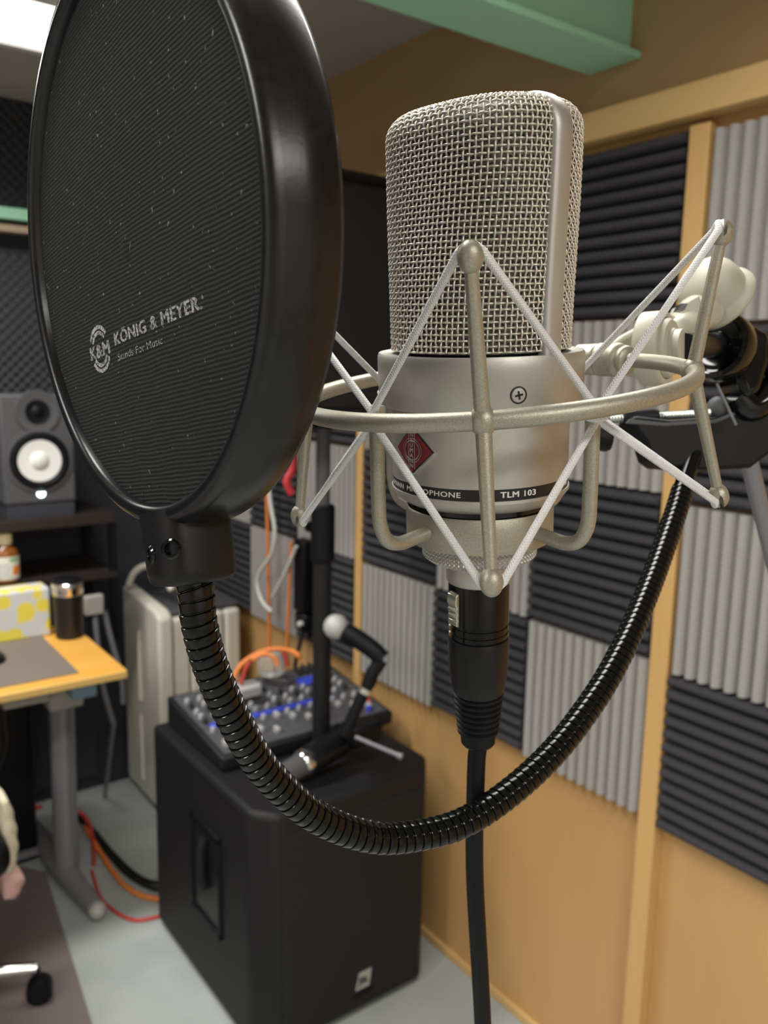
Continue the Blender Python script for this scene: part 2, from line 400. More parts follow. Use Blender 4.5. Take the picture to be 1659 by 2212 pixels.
# egg-crate foam on the back wall
def egg(x0, x1, z0, z1, pit=.032, dep=.03):
    nx, nz = int((x1-x0)/pit*4), int((z1-z0)/pit*4)
    X, Z = np.meshgrid(np.linspace(x0, x1, nx+1), np.linspace(z0, z1, nz+1))
    Yv = YB-.012-dep*.5*(1+np.sin(2*PI*(X-x0)/pit)*np.sin(2*PI*(Z-z0)/pit))
    v = np.stack([X, Yv, Z], -1).reshape(-1, 3); f = []; q = nx+1
    for i in range(nz):
        for j in range(nx): f.append((i*q+j, i*q+j+1, i*q+q+j+1, i*q+q+j))
    g = G().add(v, f); g.box((x0, YB-.013, z0), (x1, YB, z1)); return g
for x0, x1, z0, z1, lb in ((.34, .88, 1.912, 2.215, 'dark egg-crate foam panel above the green beam on the back wall'),
                           (.34, .88, 1.30, 1.78, 'dark egg-crate foam panel on the back wall above the white-coned monitor'),
                           (.88, 1.22, 1.30, 2.2, 'dark egg-crate foam panel in the back corner of the room')):
    obj('egg_crate_foam', egg(x0, x1, z0, z1 if x0 < .8 else 1.83), 'foam_b', ang=180, label=lb, cat='foam panel', group='egg-crate foam panels on the back wall')

# ================================================================== SUBWOOFER AND WHAT STANDS ON IT
sx0, sx1, sy0, sy1, sz = .735, 1.207, 1.398, 1.975, .56
t = thing('subwoofer', 'large black floor subwoofer carrying the mixer, beside the wooden wall', 'subwoofer', ((sx0+sx1)/2, (sy0+sy1)/2, 0))
ch = .042
poly = [(sx0, sy1), (sx0, sy0+.05), (sx0+ch, sy0), (sx1-ch, sy0), (sx1, sy0+.05), (sx1, sy1)]
obj('cabinet', G().prism(poly[::-1], (0,0,.012), (1,0,0), (0,1,0), (0,0,1), sz-.012), 'sub', t, bevel=.014, bseg=3, ang=30)
obj('grille', G().box((sx0+ch+.012, sy0-.004, .03), (sx1-ch-.006, sy0+.01, sz-.045)), 'grille_cloth', t, bevel=.006, smooth=False)
# side handle: recessed frame
hy0, hy1, hz0, hz1 = 1.575, 1.735, .19, .435
fr = G(); w_ = .014
for lo, hi in (((hy0, hz0), (hy1, hz0+w_)), ((hy0, hz1-w_), (hy1, hz1)), ((hy0, hz0), (hy0+w_, hz1)), ((hy1-w_, hz0), (hy1, hz1))):
    fr.box((sx0-.006, lo[0], lo[1]), (sx0+.004, hi[0], hi[1]))
hd = obj('side_handle', fr, 'rubber', t, bevel=.003)
obj('handle_recess', G().box((sx0-.0012, hy0+w_, hz0+w_), (sx0+.002, hy1-w_, hz1-w_)), 'label_black', hd, smooth=False)
obj('handle_bar', G().sweep([(sx0-.006, (hy0+hy1)/2, hz0+.09), (sx0-.014, (hy0+hy1)/2, hz0+.12), (sx0-.014, (hy0+hy1)/2, hz1-.06), (sx0-.006, (hy0+hy1)/2, hz1-.03)], .012, 12), 'sub', hd)
for i in range(4):
    px, py = (sx0+.06, sx1-.06)[i % 2], (sy0+.07, sy1-.06)[i//2]
    obj('foot', G().lathe([(.02, 0), (.022, .004), (.022, .014)], 20, (px, py, 0)), 'rubber', t)
bx, bz = .994, .075
bd = obj('badge', G().prism([(-.022, 0), (.016, 0), (.022, .042), (-.012, .042)], (bx, sy0-.0035, bz), (1,0,0), (0,0,1), (0,-1,0), .004), 'bright', t, label='small silver badge with letters')
tv, tf = textmesh('JBL', .024, .0008); tv = tv*np.array([.85, 1, 1])
obj('lettering', G().add(tv, tf).xf((bx-.013, sy0-.0078, bz+.012), (1,0,0), (0,0,1), (0,-1,0)), 'label_black', bd, smooth=False)
obj('name_plate', G().box((bx-.03, sy0-.0055, bz-.022), (bx+.03, sy0-.003, bz-.010)), 'rubber', t, bevel=.001)

# loudspeaker pole and top loudspeaker
PX, PY = 1.000, 1.588
t = thing('speaker_pole', 'black steel loudspeaker pole rising from the subwoofer', 'speaker pole', (PX, PY, sz))
obj('lower_tube', G().lathe([(.0215, 0), (.0215, .60)], 28, (PX, PY, sz)), 'sub', t)
obj('upper_tube', G().lathe([(.0165, .60), (.0165, .796)], 28, (PX, PY, sz)), 'cab', t)
obj('collar', G().lathe([(.024, .47), (.028, .475), (.028, .595), (.024, .60)], 28, (PX, PY, sz)), 'rubber', t)
obj('collar_knob', G().lathe([(.004, 0), (.004, .02), (.013, .022), (.013, .036)], 16, (PX, PY+.026, sz+.54), (0, 1, 0)), 'rubber', t)
t = thing('pa_loudspeaker', 'black loudspeaker on the pole behind the condenser microphone', 'loudspeaker', (PX, PY, 1.36))
poly = [(-.20, -.13), (.20, -.13), (.20, .02), (.12, .19), (-.12, .19), (-.20, .02)]
obj('cabinet', G().prism(poly, (PX, PY-.02, 1.362), (1,0,0), (0,1,0), (0,0,1), .485), 'sub', t, bevel=.012, bseg=3)
obj('grille', G().box((PX-.18, PY-.157, 1.385), (PX+.18, PY-.150, 1.818)), 'grille_cloth', t, bevel=.003)
obj('top_lip', G().box((PX-.185, PY-.158, 1.824), (PX+.185, PY-.150, 1.832)), 'rubber', t, bevel=.002)
obj('pole_socket', G().lathe([(.026, -.03), (.026, .004)], 24, (PX, PY, 1.362)), 'rubber', t)

# mixer
mx0, mx1, my0, my1 = .766, 1.245, 1.632, 1.952
t = thing('mixing_console', 'black compact mixing console with blue strips on the subwoofer', 'mixer', ((mx0+mx1)/2, (my0+my1)/2, sz))
poly = [(my0, sz+.002), (my1, sz+.002), (my1, sz+.075), (my0, sz+.035)]
obj('body', G().prism([(a, b) for a, b in poly], (mx0, 0, 0), (0,1,0), (0,0,1), (1,0,0), mx1-mx0), 'sub', t, bevel=.006)
sl = (.04)/(my1-my0); nz = unit((0, -sl, 1)); ey = unit((0, 1, sl))
def mpt(x, y): return np.array([x, y, sz+.035+(y-my0)*sl+.0005])
def slabm(name, x0, x1, y0, y1, h, mt, par, bevel=0):
    p = mpt(x0, y0); g = G().box((0, 0, 0), (x1-x0, (y1-y0)*math.sqrt(1+sl*sl), h)).xf(p, (1,0,0), ey, nz)
    return obj(name, g, mt, par, bevel=bevel, smooth=False)
slabm('panel', mx0+.012, mx1-.012, my0+.012, my1-.012, .0012, 'mixer', t)
def strip(y0, y1, n, x0, x1, mt='mixblue'):
    w = (x1-x0)/n
    for i in range(n): slabm('blue_button', x0+i*w+.002, x0+(i+1)*w-.002, y0, y1, .004, mt, t)
strip(my0+.125, my0+.143, 10, mx0+.03, mx1-.10)
slabm('display', mx0+.335, mx0+.405, my0+.215, my0+.255, .004, 'mixblue', t)
kg = G().lathe([(.0062, 0), (.0062, .008), (.0045, .012), (.0001, .0122)], 12); kme = mesh_of('knob_mesh', kg)
kme.materials.append(M['knob'])
kgd = mesh_of('knob_mesh_dark', G().lathe([(.0072, 0), (.0066, .012), (.0045, .015), (.0001, .0152)], 12)); kgd.materials.append(M['knobd'])
fdg = mesh_of('fader_mesh', G().box((-.005, -.009, 0), (.005, .009, .011)), None, False); fdg.materials.append(M['knob'])
inv = MW[t.name].inverted()
def putk(me, x, y, nm):
    o = bpy.data.objects.new(nm, me); C.objects.link(o); o.parent = t
    p = mpt(x, y)+nz*.0012; o.location = inv@Vector(p); o.rotation_euler = (math.atan(sl), 0, 0)
for i in range(13):
    x = mx0+.03+i*.0335
    for k, yy in enumerate((.155, .180, .205, .235, .262)):
        if not (k >= 3 and 7 <= i <= 11) and not (k >= 2 and 3 <= i <= 5): putk(kme if (i+k) % 3 else kgd, x, my0+yy, 'knob')
    putk(fdg, x, my0+.045+.02*((i*7) % 4), 'fader')
    putk(kme, x, my0+.112, 'knob')
for i in range(5):
    for k in range(3): putk(kgd, mx1-.115+i*.022, my0+.275+k*.012, 'knob')
ko = mesh_of('red_knob_mesh', G().lathe([(.009, 0), (.008, .013), (.0001, .0135)], 16)); ko.materials.append(M['redknob']); putk(ko, mx1-.04, my0+.06, 'red_knob')
kb = mesh_of('blue_knob_mesh', G().lathe([(.008, 0), (.007, .010), (.0001, .0105)], 16)); kb.materials.append(M['mixblue']); putk(kb, mx1-.055, my0+.03, 'blue_knob')
# small silver box standing on the mixer's back
bo = mpt(.935, 1.842)+nz*.017
obj('small_device', G().box((-.032, -.02, 0), (.032, .02, .03)).xf(bo, (1,0,0), ey, nz), 'knob', bevel=.005, label='small grey box standing on the back of the mixer', cat='device')

# broadcast microphone lying on the subwoofer with its swivel yoke and arm
bm0 = np.array([.852, 1.492, sz+.034]); axd = unit((1, .16, .16)); 
t = thing('dynamic_microphone', 'black broadcast microphone with silver ring lying on the subwoofer', 'microphone', (bm0[0]+.08, bm0[1], sz))
obj('body', G().lathe([(.026, .062), (.032, .066), (.032, .155), (.028, .162), (.020, .165)], 32, bm0, axd), 'black_plastic', t)
obj('silver_ring', G().lathe([(.0285, .040), (.0305, .043), (.0305, .058), (.0285, .062)], 32, bm0, axd), 'chrome', t)
obj('tail', G().lathe([(.014, -.03), (.016, -.028), (.017, -.01), (.025, -.005), (.026, .040)], 32, bm0, axd), 'cab', t)
yk = bm0+axd*.150
obj('yoke', G().box((-.012, -.035, -.02), (.022, .035, .022)).xf(yk+np.array([.03, .01, .005]), (1,0,0), (0,1,0), (0,0,1)), 'rubber', t, bevel=.006)
lv = [P(768, 1592, 1.84), P(815, 1612, 1.825), P(855, 1629, 1.81), P(868, 1635, 1.805)]
obj('swivel_lever', G().sweep(lv, [.0045, .0045, .005, .008], 12), 'steel', t)
# desk boom: lower tube, elbow, upper tube, pale ball
t = thing('handheld_microphone', 'black handheld microphone with silver ball head on a jointed arm above the mixer', 'microphone', (1.08, 1.53, sz+.05))
e0 = np.array([1.012, 1.515, sz+.052]); e1 = P(815, 1432, 1.86); e2 = P(735, 1362, 1.90)
obj('lower_arm', G().sweep(spline([P(745, 1588, 1.86), P(770, 1530, 1.86), P(795, 1480, 1.86)], 14), .0135, 16), 'rubber', t)
obj('arm_ring', G().sweep([P(786, 1497, 1.86), P(791, 1487, 1.86)], .0155, 20), 'bright', t)
obj('upper_arm', G().sweep(spline([P(795, 1480, 1.86), P(806, 1452, 1.86), P(824, 1426, 1.86)], 12), .0155, 16), 'rubber', t)
obj('handle', G().sweep(spline([P(826, 1424, 1.86), P(806, 1404, 1.865), P(775, 1382, 1.88), P(748, 1366, 1.895)], 20), np.linspace(.020, .022, 20), 20), 'rubber', t)
obj('ball_head', G().ball(P(726, 1354, 1.90), .0285, 28, 18), 'mesh_silver', t)
obj('foot_clamp', G().box((-.035, -.03, 0), (.045, .03, .045)).xf(P(770, 1590, 1.88)+np.array([.03, .03, -.03]), (1,0,0), (0,1,0), (0,0,1)), 'rubber', t, bevel=.008)

# clear plastic bag-like dome and coil of orange cable on the mixer's back edge
q = np.array([1.040, 1.905, mpt(1.04, 1.905)[2]+.020])
obj('clear_container', G().lathe([(.024, 0), (.034, .006), (.037, .024), (.035, .044), (.024, .062), (.010, .068), (.0001, .069)], 28, q), 'glass', label='round clear plastic container on the back of the mixer', cat='container')
def cable(name, pts, r, mt, label, n=70, sides=12, group=None):
    return obj(name, G().sweep(spline(pts, n), r, sides), mt, label=label, cat='cable', group=group, o=tuple(np.asarray(pts[-1])))
cable('orange_cable', [P(500, 1482, 2.06), P(518, 1440, 2.07), P(556, 1412, 2.09), P(598, 1402, 2.10), P(634, 1408, 2.10), P(648, 1420, 2.06)], .0062, 'orange', 'thick orange cable arching over the clear container')
cable('red_cable', [P(520, 1478, 2.13), P(538, 1432, 2.14), P(575, 1404, 2.15), P(610, 1405, 2.16), P(622, 1440, 2.16)], .0055, 'redc', 'red cable arching behind the orange cable')
cable('orange_cable', [P(545, 1425, 2.05), P(570, 1413, 2.05), P(592, 1420, 2.05), P(600, 1438, 2.05)], .0055, 'orange', 'short orange loop lying on the clear container')
XH = 1.215
def hx(x, y, X): d = ray(x, y); return CAM+d*((X-CAM[0])/d[0])
def hyp(x, y, Y): d = ray(x, y); return CAM+d*((Y-CAM[1])/d[1])
def hzp(x, y, Z=0): d = ray(x, y); return CAM+d*((Z-CAM[2])/d[2])
cable('orange_cable', [hx(572, 980, XH), hx(577, 1080, XH), hx(580, 1250, XH), hx(582, 1415, XH)], .0055, 'orange', 'orange cable hanging straight down left of the pole')
cable('orange_cable', [hx(630, 1170, XH), hx(627, 1230, XH), hx(623, 1320, XH), hx(620, 1405, XH)], .0050, 'orange', 'orange cable hanging close to the loudspeaker pole')
cable('white_cable', [hx(578, 1020, XH-.03), hx(585, 1090, XH-.03), hx(594, 1150, XH-.03), hx(586, 1198, XH-.03), hx(562, 1235, XH-.03), hx(556, 1262, XH-.03), hx(566, 1298, XH-.03), hx(587, 1322, XH-.03)], .0060, 'whitec', 'white cable hanging in a loose S bend beside the orange cable')
cable('white_cable', [hx(640, 1180, XH-.01), hx(622, 1225, XH-.01), hx(602, 1265, XH-.01), hx(588, 1290, XH-.01)], .0052, 'whitec', 'white cable end slanting between the two orange cables')
cable('red_strap', [(.950, 1.655, 1.364), hyp(634, 1000, 1.66), hyp(620, 1038, 1.66), hyp(630, 1066, 1.66)], .009, 'redknob', 'red strap hanging from the loudspeaker beside the pop filter', 30)
# hanging black power strip behind the pole
t = thing('power_strip', 'black power strip hanging on the wall behind the loudspeaker pole', 'power strip', tuple(hx(645, 1330, 1.23)))
c0, c1 = hx(657, 1165, 1.235), hx(656, 1320, 1.235)
zz = unit(c0-c1)
obj('housing', G().box((-.02, -.03, 0), (.02, .03, np.linalg.norm(c0-c1))).xf(c1, unit(np.cross((0,1,0), zz)), np.cross(zz, unit(np.cross((0,1,0), zz))), zz), 'rubber', t, bevel=.006)
obj('plug', G().box((-.018, -.03, -.06), (.018, .03, -.002)).xf(c1, (1,0,0), (0,1,0), (0,0,1)), 'black_plastic', t, bevel=.01)
obj('plug_tip', G().lathe([(.008, 0), (.008, .012)], 14, c1+np.array([-.018, -.02, -.03]), (-1, 0, 0)), 'whitec', t)
obj('cord', G().sweep(spline([c1+np.array([0, 0, -.06]), c1+np.array([-.02, .01, -.15]), c1+np.array([-.02, .03, -.26]), c1+np.array([-.03, .04, -.34])], 30), .006, 10), 'blackc', t)

# cream oil heater against the back corner
hx0, hx1, hy0, hy1, hh = .940, 1.235, 2.450, 2.775, .700
t = thing('panel_heater', 'cream metal heater standing in the back corner beside the desk', 'heater', ((hx0+hx1)/2, (hy0+hy1)/2, 0))
poly = [(hy0, .02), (hy1, .02), (hy1, hh+.02), (hy0+.03, hh), (hy0, hh-.02)]
obj('side_cover', G().prism(poly, (hx0, 0, 0), (0,1,0), (0,0,1), (1,0,0), .05), 'heater', t, bevel=.012, bseg=3)
for z0, z1 in ((.08, .31), (.36, .60)):
    yc = (hy0+hy1)/2+.005
    obj('pressed_rib', G().sweep([(hx0+.001, yc, z0), (hx0-.003, yc, z0+.012), (hx0-.003, yc, z1-.012), (hx0+.001, yc, z1)], [.010, .007, .005, .004], 10), 'heater', t)
for i in range(4):
    x0 = hx0+.054+i*.060
    obj('fin', G().box((x0, hy0+.012, .03), (x0+.056, hy1-.01, hh-.03)), 'heater', t, bevel=.012, bseg=3)
obj('top_cover', G().box((hx0+.052, hy0+.03, hh-.028), (hx1, hy1-.02, hh-.01)), 'cab', t, bevel=.006)
hp = [hyp(278, 1262, 2.72), hyp(292, 1235, 2.70), hyp(318, 1222, 2.66), hyp(345, 1232, 2.60), hyp(372, 1275, 2.54)]
obj('carry_handle', G().sweep(spline(hp, 30), .011, 12), 'heater', t)

# floor cables
cable('floor_cable', [hzp(160, 1755, .03), hzp(176, 1770, .02), hzp(205, 1822, .012), hzp(255, 1898, .008), hzp(300, 1932, .008), (sx0+.05, 2.04, .008)], .0075, 'orange', 'orange cable running across the floor from the desk to the subwoofer')
cable('floor_cable', [hzp(165, 1768, .03), hzp(190, 1785, .02), hzp(225, 1832, .011), hzp(275, 1888, .008), hzp(330, 1918, .008), (sx0+.09, 2.08, .008)], .007, 'blackc', 'lower black floor cable beside the orange one')
cable('floor_cable', [hzp(168, 1762, .04), hzp(200, 1790, .022), hzp(240, 1838, .012), hzp(290, 1886, .009), hzp(335, 1906, .009), (sx0+.12, 2.12, .009)], .006, 'blackc', 'upper black floor cable beside the orange one')
cable('floor_cable', [hzp(198, 1880, .004), hzp(215, 1935, .004), hzp(240, 1962, .005), hzp(272, 1982, .005), hzp(310, 1987, .005), (sx0+.06, 1.985, .005)], .0048, 'redc', 'thin red floor cable curving in front of the desk foot')
cable('floor_cable', [hzp(25, 1752, .006), hzp(45, 1750, .006), hzp(60, 1749, .006), hzp(90, 1742, .006)], .008, 'redc', 'short red cable end lying under the desk')
cable('floor_cable', [hzp(160, 1752, .06), hzp(178, 1758, .05), hzp(195, 1785, .03), hzp(202, 1830, .012), hzp(203, 1868, .006)], .006, 'redc', 'red cable drooping behind the desk foot')

# ================================================================== DESK AND WHAT STANDS ON IT
dz = .70
t = thing('desk', 'orange wood desk with grey steel T-foot leg', 'desk', (.35, 2.25, 0))
obj('desktop', G().box((-.30, 2.022, dz-.022), (.692, 2.49, dz)), 'desk', t, bevel=.005, bseg=3)
obj('front_edge', G().box((-.30, 2.016, dz-.021), (.690, 2.022, dz-.002)), 'desk_e', t, bevel=.002)
lx, ly = .592, 2.27
obj('leg', G().sweep([(lx-.006, ly, .052), (lx, ly, .56)], .033, 28), 'steel', t)
obj('leg_bracket', G().box((lx-.045, ly-.055, .548), (lx+.045, ly+.055, dz-.023)), 'steel_l', t, bevel=.006)
obj('foot', G().sweep(spline([(lx+.015, 2.085, .030), (lx, 2.2, .042), (lx-.01, ly, .05), (lx-.012, 2.40, .042), (lx-.015, 2.60, .030)], 40), np.r_[np.linspace(.022, .034, 20), np.linspace(.034, .022, 20)], 20), 'steel', t)
obj('foot_cap', G().ball((lx+.017, 2.078, .028), .024, 20, 12), 'steel_l', t)
obj('apron', G().box((-.30, 2.20, .588), (lx-.05, 2.225, dz-.023)), 'steel_l', t, smooth=False)
obj('cable_tray', G().box((lx-.015, 2.105, .612), (lx+.048, 2.195, dz-.024)), 'blue', t, bevel=.004)
obj('desk_mat', G().box((-.25, 2.060, dz), (.583, 2.425, dz+.0025)), 'mat', smooth=False, label='brownish grey desk mat on the orange desk', cat='desk mat')
t = thing('computer_mouse', 'black computer mouse on the desk mat', 'mouse', (.425, 2.275, dz+.0025))
mcx = np.array([.425, 2.275, dz+.004])
g = G().ball((0, 0, 0), 1.0, 24, 14, (.033, .055, .022)); g.v = [np.stack([v[:,0], v[:,1], np.maximum(v[:,2], 0)*1.0], 1)+mcx for v in g.v]
obj('shell', g, 'black_plastic', t)
obj('wheel', G().lathe([(.006, -.004), (.009, -.003), (.009, .003), (.006, .004)], 16, mcx+np.array([.004, -.03, .016]), (1, 0, 0)), 'rubber', t)
# tumbler
t = thing('tumbler', 'black insulated tumbler with steel rim on the desk corner', 'tumbler', (.648, 2.366, dz))
q = (.648, 2.366, dz)
obj('body', G().lathe([(.034, 0), (.037, .004), (.0405, .125)], 36, q), 'tumbler', t)
obj('steel_rim', G().lathe([(.0405, .125), (.0425, .128), (.0425, .158), (.0405, .160)], 36, q), 'chrome', t)
obj('lid', G().lathe([(.0405, .160), (.0400, .167), (.030, .171), (.0001, .172)], 36, q), 'black_plastic', t)
# tissue box
t = thing('tissue_box', 'tissue box with yellow lemon pattern on the desk', 'tissue box', (.50, 2.452, dz))
g = G().box((.34, 2.405, dz), (.610, 2.485, dz+.140)); obj('carton', g, 'tissue', t, bevel=.006)
obj('slot_flap', G().box((.40, 2.445, dz+.139), (.56, 2.465, dz+.1415)), 'white_print', t, smooth=False)
# shelf rack with uprights behind the desk
t = thing('shelf_rack', 'dark wooden shelf rack behind the desk', 'shelf', (.35, 2.65, 0))
ZS1, ZS2 = 1.018, .838
obj('upper_shelf', G().box((-.35, 2.505, ZS1-.03), (.838, 2.79, ZS1)), 'shelf', t, bevel=.002)
obj('lower_shelf', G().box((-.35, 2.505, ZS2-.02), (.838, 2.79, ZS2)), 'shelf', t, bevel=.002)
for x in (-.35, .818):
    for y in (2.507, 2.765): obj('upright', G().box((x, y, .62), (x+.02, y+.022, ZS1-.03)), 'rubber', t, smooth=False)
obj('back_panel', G().box((-.35, 2.788, .05), (.838, 2.793, ZS1-.03)), 'dark_wall', t, smooth=False)
# grey carton-like bundle between desk and heater
t = thing('cable_trolley', 'grey folding trolley frame behind the desk corner', 'trolley', (.82, 2.56, 0))
b1 = hyp(215, 1300, 2.50)
obj('grip', G().box((-.028, -.012, -.03), (.028, .012, .03)).xf(hyp(202, 1306, 2.495), (1,0,0), (0,1,0), (0,0,1)), 'steel_l', t, bevel=.004)
obj('tube', G().sweep(spline([hyp(225, 1320, 2.497), hyp(245, 1400, 2.495), hyp(262, 1462, 2.49), hyp(266, 1520, 2.49)], 24), .008, 10), 'steel', t)
obj('tube', G().sweep(spline([hyp(205, 1330, 2.495), hyp(212, 1400, 2.49), hyp(222, 1480, 2.49), hyp(245, 1565, 2.49)], 24), .008, 10), 'steel', t)
ft = hyp(245, 1565, 2.49)
obj('tube', G().sweep([ft, np.array([ft[0]+.03, 2.70, .008])], .007, 10), 'steel', t)
# black equipment case under the desk
t = thing('equipment_case', 'black equipment case on the floor under the desk', 'case', (.42, 2.53, 0))
obj('shell', G().box((.0, 2.45, .003), (.555, 2.50, .50)), 'rubber', t, bevel=.01)
obj('rail', G().box((.0, 2.438, .025), (.555, 2.450, .045)), 'steel', t, smooth=False)
# bottle on the lower shelf
q = np.array([.528, 2.545, ZS2])
t = thing('medicine_bottle', 'amber glass bottle with cream cap on the lower shelf', 'bottle', tuple(q))
obj('glass', G().lathe([(.033, 0), (.036, .004), (.036, .082), (.033, .094), (.018, .108), (.015, .114)], 32, q), 'brownbottle', t)
obj('cap', G().lathe([(.019, .110), (.0205, .113), (.0205, .140), (.017, .144), (.0001, .145)], 32, q), 'cap', t)
def wrap(w0, w1, z0, z1, r, n=14):
    th = np.linspace(w0, w1, n); v = [(q[0]+r*math.sin(a), q[1]-r*math.cos(a), q[2]+z) for z in (z0, z1) for a in th]
    return G().add(v, [(i, i+1, n+i+1, n+i) for i in range(n-1)])
lb = obj('paper_label', wrap(-2.2, 2.0, .012, .078, .0367, 30), 'lab', t)
obj('orange_mark', wrap(.30, 1.05, .024, .050, .0370), 'laborange', lb)
obj('green_mark', wrap(.05, .75, .064, .074, .0370), 'labgreen', lb)
for i in range(4): obj('text_line', wrap(-.9, .15-.1*(i % 2), .020+i*.011, .023+i*.011, .0370), 'labink', lb)
# studio monitor
def monitor(cx, z0, label):
    y0 = 2.535; w, hgt, d = .200, .312, .215
    t = thing('studio_monitor', label, 'speaker', (cx, y0+d/2, z0))
    obj('cabinet', G().box((cx-w/2, y0, z0), (cx+w/2, y0+d, z0+hgt)), 'cab', t, bevel=.006, bseg=3)
    wz, tz = z0+.124, z0+.264
    A = (0, -1, 0)
    wf = obj('woofer', G().lathe([(.088, -.002), (.092, .0), (.092, .004), (.083, .005)], 48, (cx, y0, wz), A, cap=False), 'cab', t)
    obj('surround', G().lathe([(.0835, .003), (.080, .008), (.071, .010), (.060, .004)], 48, (cx, y0, wz), A, cap=False), 'rubber', wf)
    obj('cone', G().lathe([(.0605, .0045), (.026, .0015), (.0001, .0015)], 48, (cx, y0, wz), A, cap=False), 'cone', wf)
    obj('dust_cap', G().lathe([(.026, .0015), (.024, .005), (.016, .009), (.0001, .0105)], 40, (cx, y0, wz), A, cap=False), 'cone', wf)
    tw = obj('tweeter_horn', G().lathe([(.062, .001), (.060, .005), (.045, .0025), (.020, .001), (.0001, .001)], 40, (cx, y0, tz), A, cap=False), 'cab', t)
    obj('tweeter_dome', G().lathe([(.034, .0045), (.030, .003), (.016, .0035), (.012, .007), (.0001, .009)], 32, (cx, y0, tz), A, cap=False), 'rubber', tw)
    obj('logo_light', G().lathe([(.011, 0), (.011, .003), (.0001, .0032)], 20, (cx, y0, z0+.028), A), 'led', t, label='glowing white round logo light')
    obj('isolation_pad', G().box((cx-w/2+.006, y0+.004, ZS1), (cx+w/2-.006, y0+d, z0)), 'dark_wall', t, smooth=False)
monitor(.632, 1.060, 'dark studio monitor with white woofer cone on the shelf rack')

# ================================================================== CHAIR AT THE LEFT EDGE
obj('chair_mat', G().prism([(-1.2, .9), (.475, .9), (.482, 1.72), (.552, 2.37), (.50, 2.44), (-1.2, 2.44)], (0, 0, 0), (1,0,0), (0,1,0), (0,0,1), .004), 'chairmat', smooth=False, label='brown grey chair mat on the carpet', cat='chair mat')
cx, cy = .122, 1.95
t = thing('office_chair', 'black office chair on chrome star base with castors', 'chair', (cx, cy, .004))
obj('column', G().lathe([(.03, .09), (.03, .25), (.018, .25), (.018, .40)], 24, (cx, cy, 0)), 'rubber', t)
for k in range(5):
    a = R_(-18+72*k); d = np.array([math.cos(a), math.sin(a), 0]); e = np.array([cx, cy, 0])+d*.295
    obj('base_arm', G().sweep([np.array([cx, cy, .115])+d*.02, e+np.array([0, 0, .088])], [.021, .0125], 14), 'chrome', t)
    s = np.array([-d[1], d[0], 0]); c_ = e+np.array([0, 0, .033])+d*.004
    ca = obj('castor', G().lathe([(.010, -.024), (.027, -.022), (.029, -.012), (.029, .012), (.027, .022), (.010, .024)], 24, c_, s), 'rubber', t)
    obj('castor_stem', G().lathe([(.008, .0), (.008, .03)], 12, e+np.array([0, 0, .058])), 'rubber', ca)
obj('seat', G().box((cx-.25, cy-.25, .42), (cx+.215, cy+.22, .50)), 'rubber', t, bevel=.035, bseg=5)
bk = spline([(cx-.05, cy-.02, .45), (cx+.02, cy-.02, .60), (cx+.0, cy-.02, .80)], 12)
obj('armrest', G().sweep(spline([(cx+.16, cy-.02, .48), (cx+.195, cy-.02, .53), (cx+.232, cy-.02, .60), (cx+.236, cy-.02, .66), (cx+.22, cy-.02, .71), (cx+.10, cy-.02, .74)], 40), .024, 16), 'rubber', t)
# cream knitted throw hanging over the seat side
def drape(x, y0, y1, z0, z1, th, seed):
    r = np.random.default_rng(seed); n, k = 26, 24
    Yv, Zv = np.meshgrid(np.linspace(y0, y1, n), np.linspace(z0, z1, k))
    ph = r.uniform(0, 6, 4)
    off = th*(.72+.16*np.sin(Yv*38+ph[0])+.06*np.sin(Zv*160+ph[1]))*np.sin(PI*np.clip((Zv-z0)/(z1-z0), .03, .97))**.35
    out = np.stack([x+off, Yv+.004*np.sin(Zv*40), Zv+.006*np.sin(Yv*45+ph[2])], -1).reshape(-1, 3)
    inn = np.stack([np.full_like(Yv, x-.004), Yv, Zv], -1).reshape(-1, 3)
    f = []; N = n*k
    for i in range(k-1):
        for j in range(n-1):
            a = i*n+j; f.append((a, a+1, a+n+1, a+n)); f.append((N+a, N+a+n, N+a+n+1, N+a+1))
    for j in range(n-1): f.append((j, N+j, N+j+1, j+1)); a = (k-1)*n+j; f.append((a, a+1, N+a+1, N+a))
    for i in range(k-1): a = i*n; f.append((a, a+n, N+a+n, N+a)); a = i*n+n-1; f.append((a, N+a, N+a+n, a+n))
    return G().add(np.concatenate([out, inn]), f)
obj('knitted_throw', drape(cx+.219, cy-.16, cy+.13, .385, .550, .026, 1), 'fleece', ang=180, label='cream knitted throw hanging over the chair side', cat='blanket')
obj('pink_blanket', drape(cx+.216, cy-.14, cy+.08, .315, .383, .044, 2), 'pink', ang=180, label='pink fleece blanket end below the cream throw', cat='blanket')

# ================================================================== CONDENSER MICROPHONE
MO = np.array([0.17054983, 0.18559492, 1.46933765])          # centre of the collar's top face
MWx = unit([-0.08420353, -0.04327806, 0.9955083])            # microphone axis, up
MU = unit(RTH-(RTH@MWx)*MWx); MV = np.cross(MWx, MU)         # right of it, and away from the camera
def ml(u, v, w): return MO+MU*u+MV*v+MWx*w
def mphi(ph, r, w): return ml(r*math.sin(ph), -r*math.cos(ph), w)
PH_L = R_(41); PH_F = R_(-49)                                 # lateral band, front of the capsule
LX = math.sin(PH_L)*MU-math.cos(PH_L)*MV; LY = np.cross(MWx, LX)  # lateral, backward
mic = thing('condenser_microphone', 'champagne nickel large-diaphragm condenser microphone with woven grille and red diamond badge', 'microphone', MO, (LX, LY, MWx))
HT, RRND, A0 = .0640, .0068, .0266
def ab(z):
    s = np.clip(z/.060, 0, 1); s = s*s*(3-2*s)
    return .0256+.0018*s, .0256-.0046*s, 2+.6*s
LV = HT-RRND; LA = RRND*PI/2; LROOF = .0210-RRND-.0026; LTOT = LV+LA+LROOF
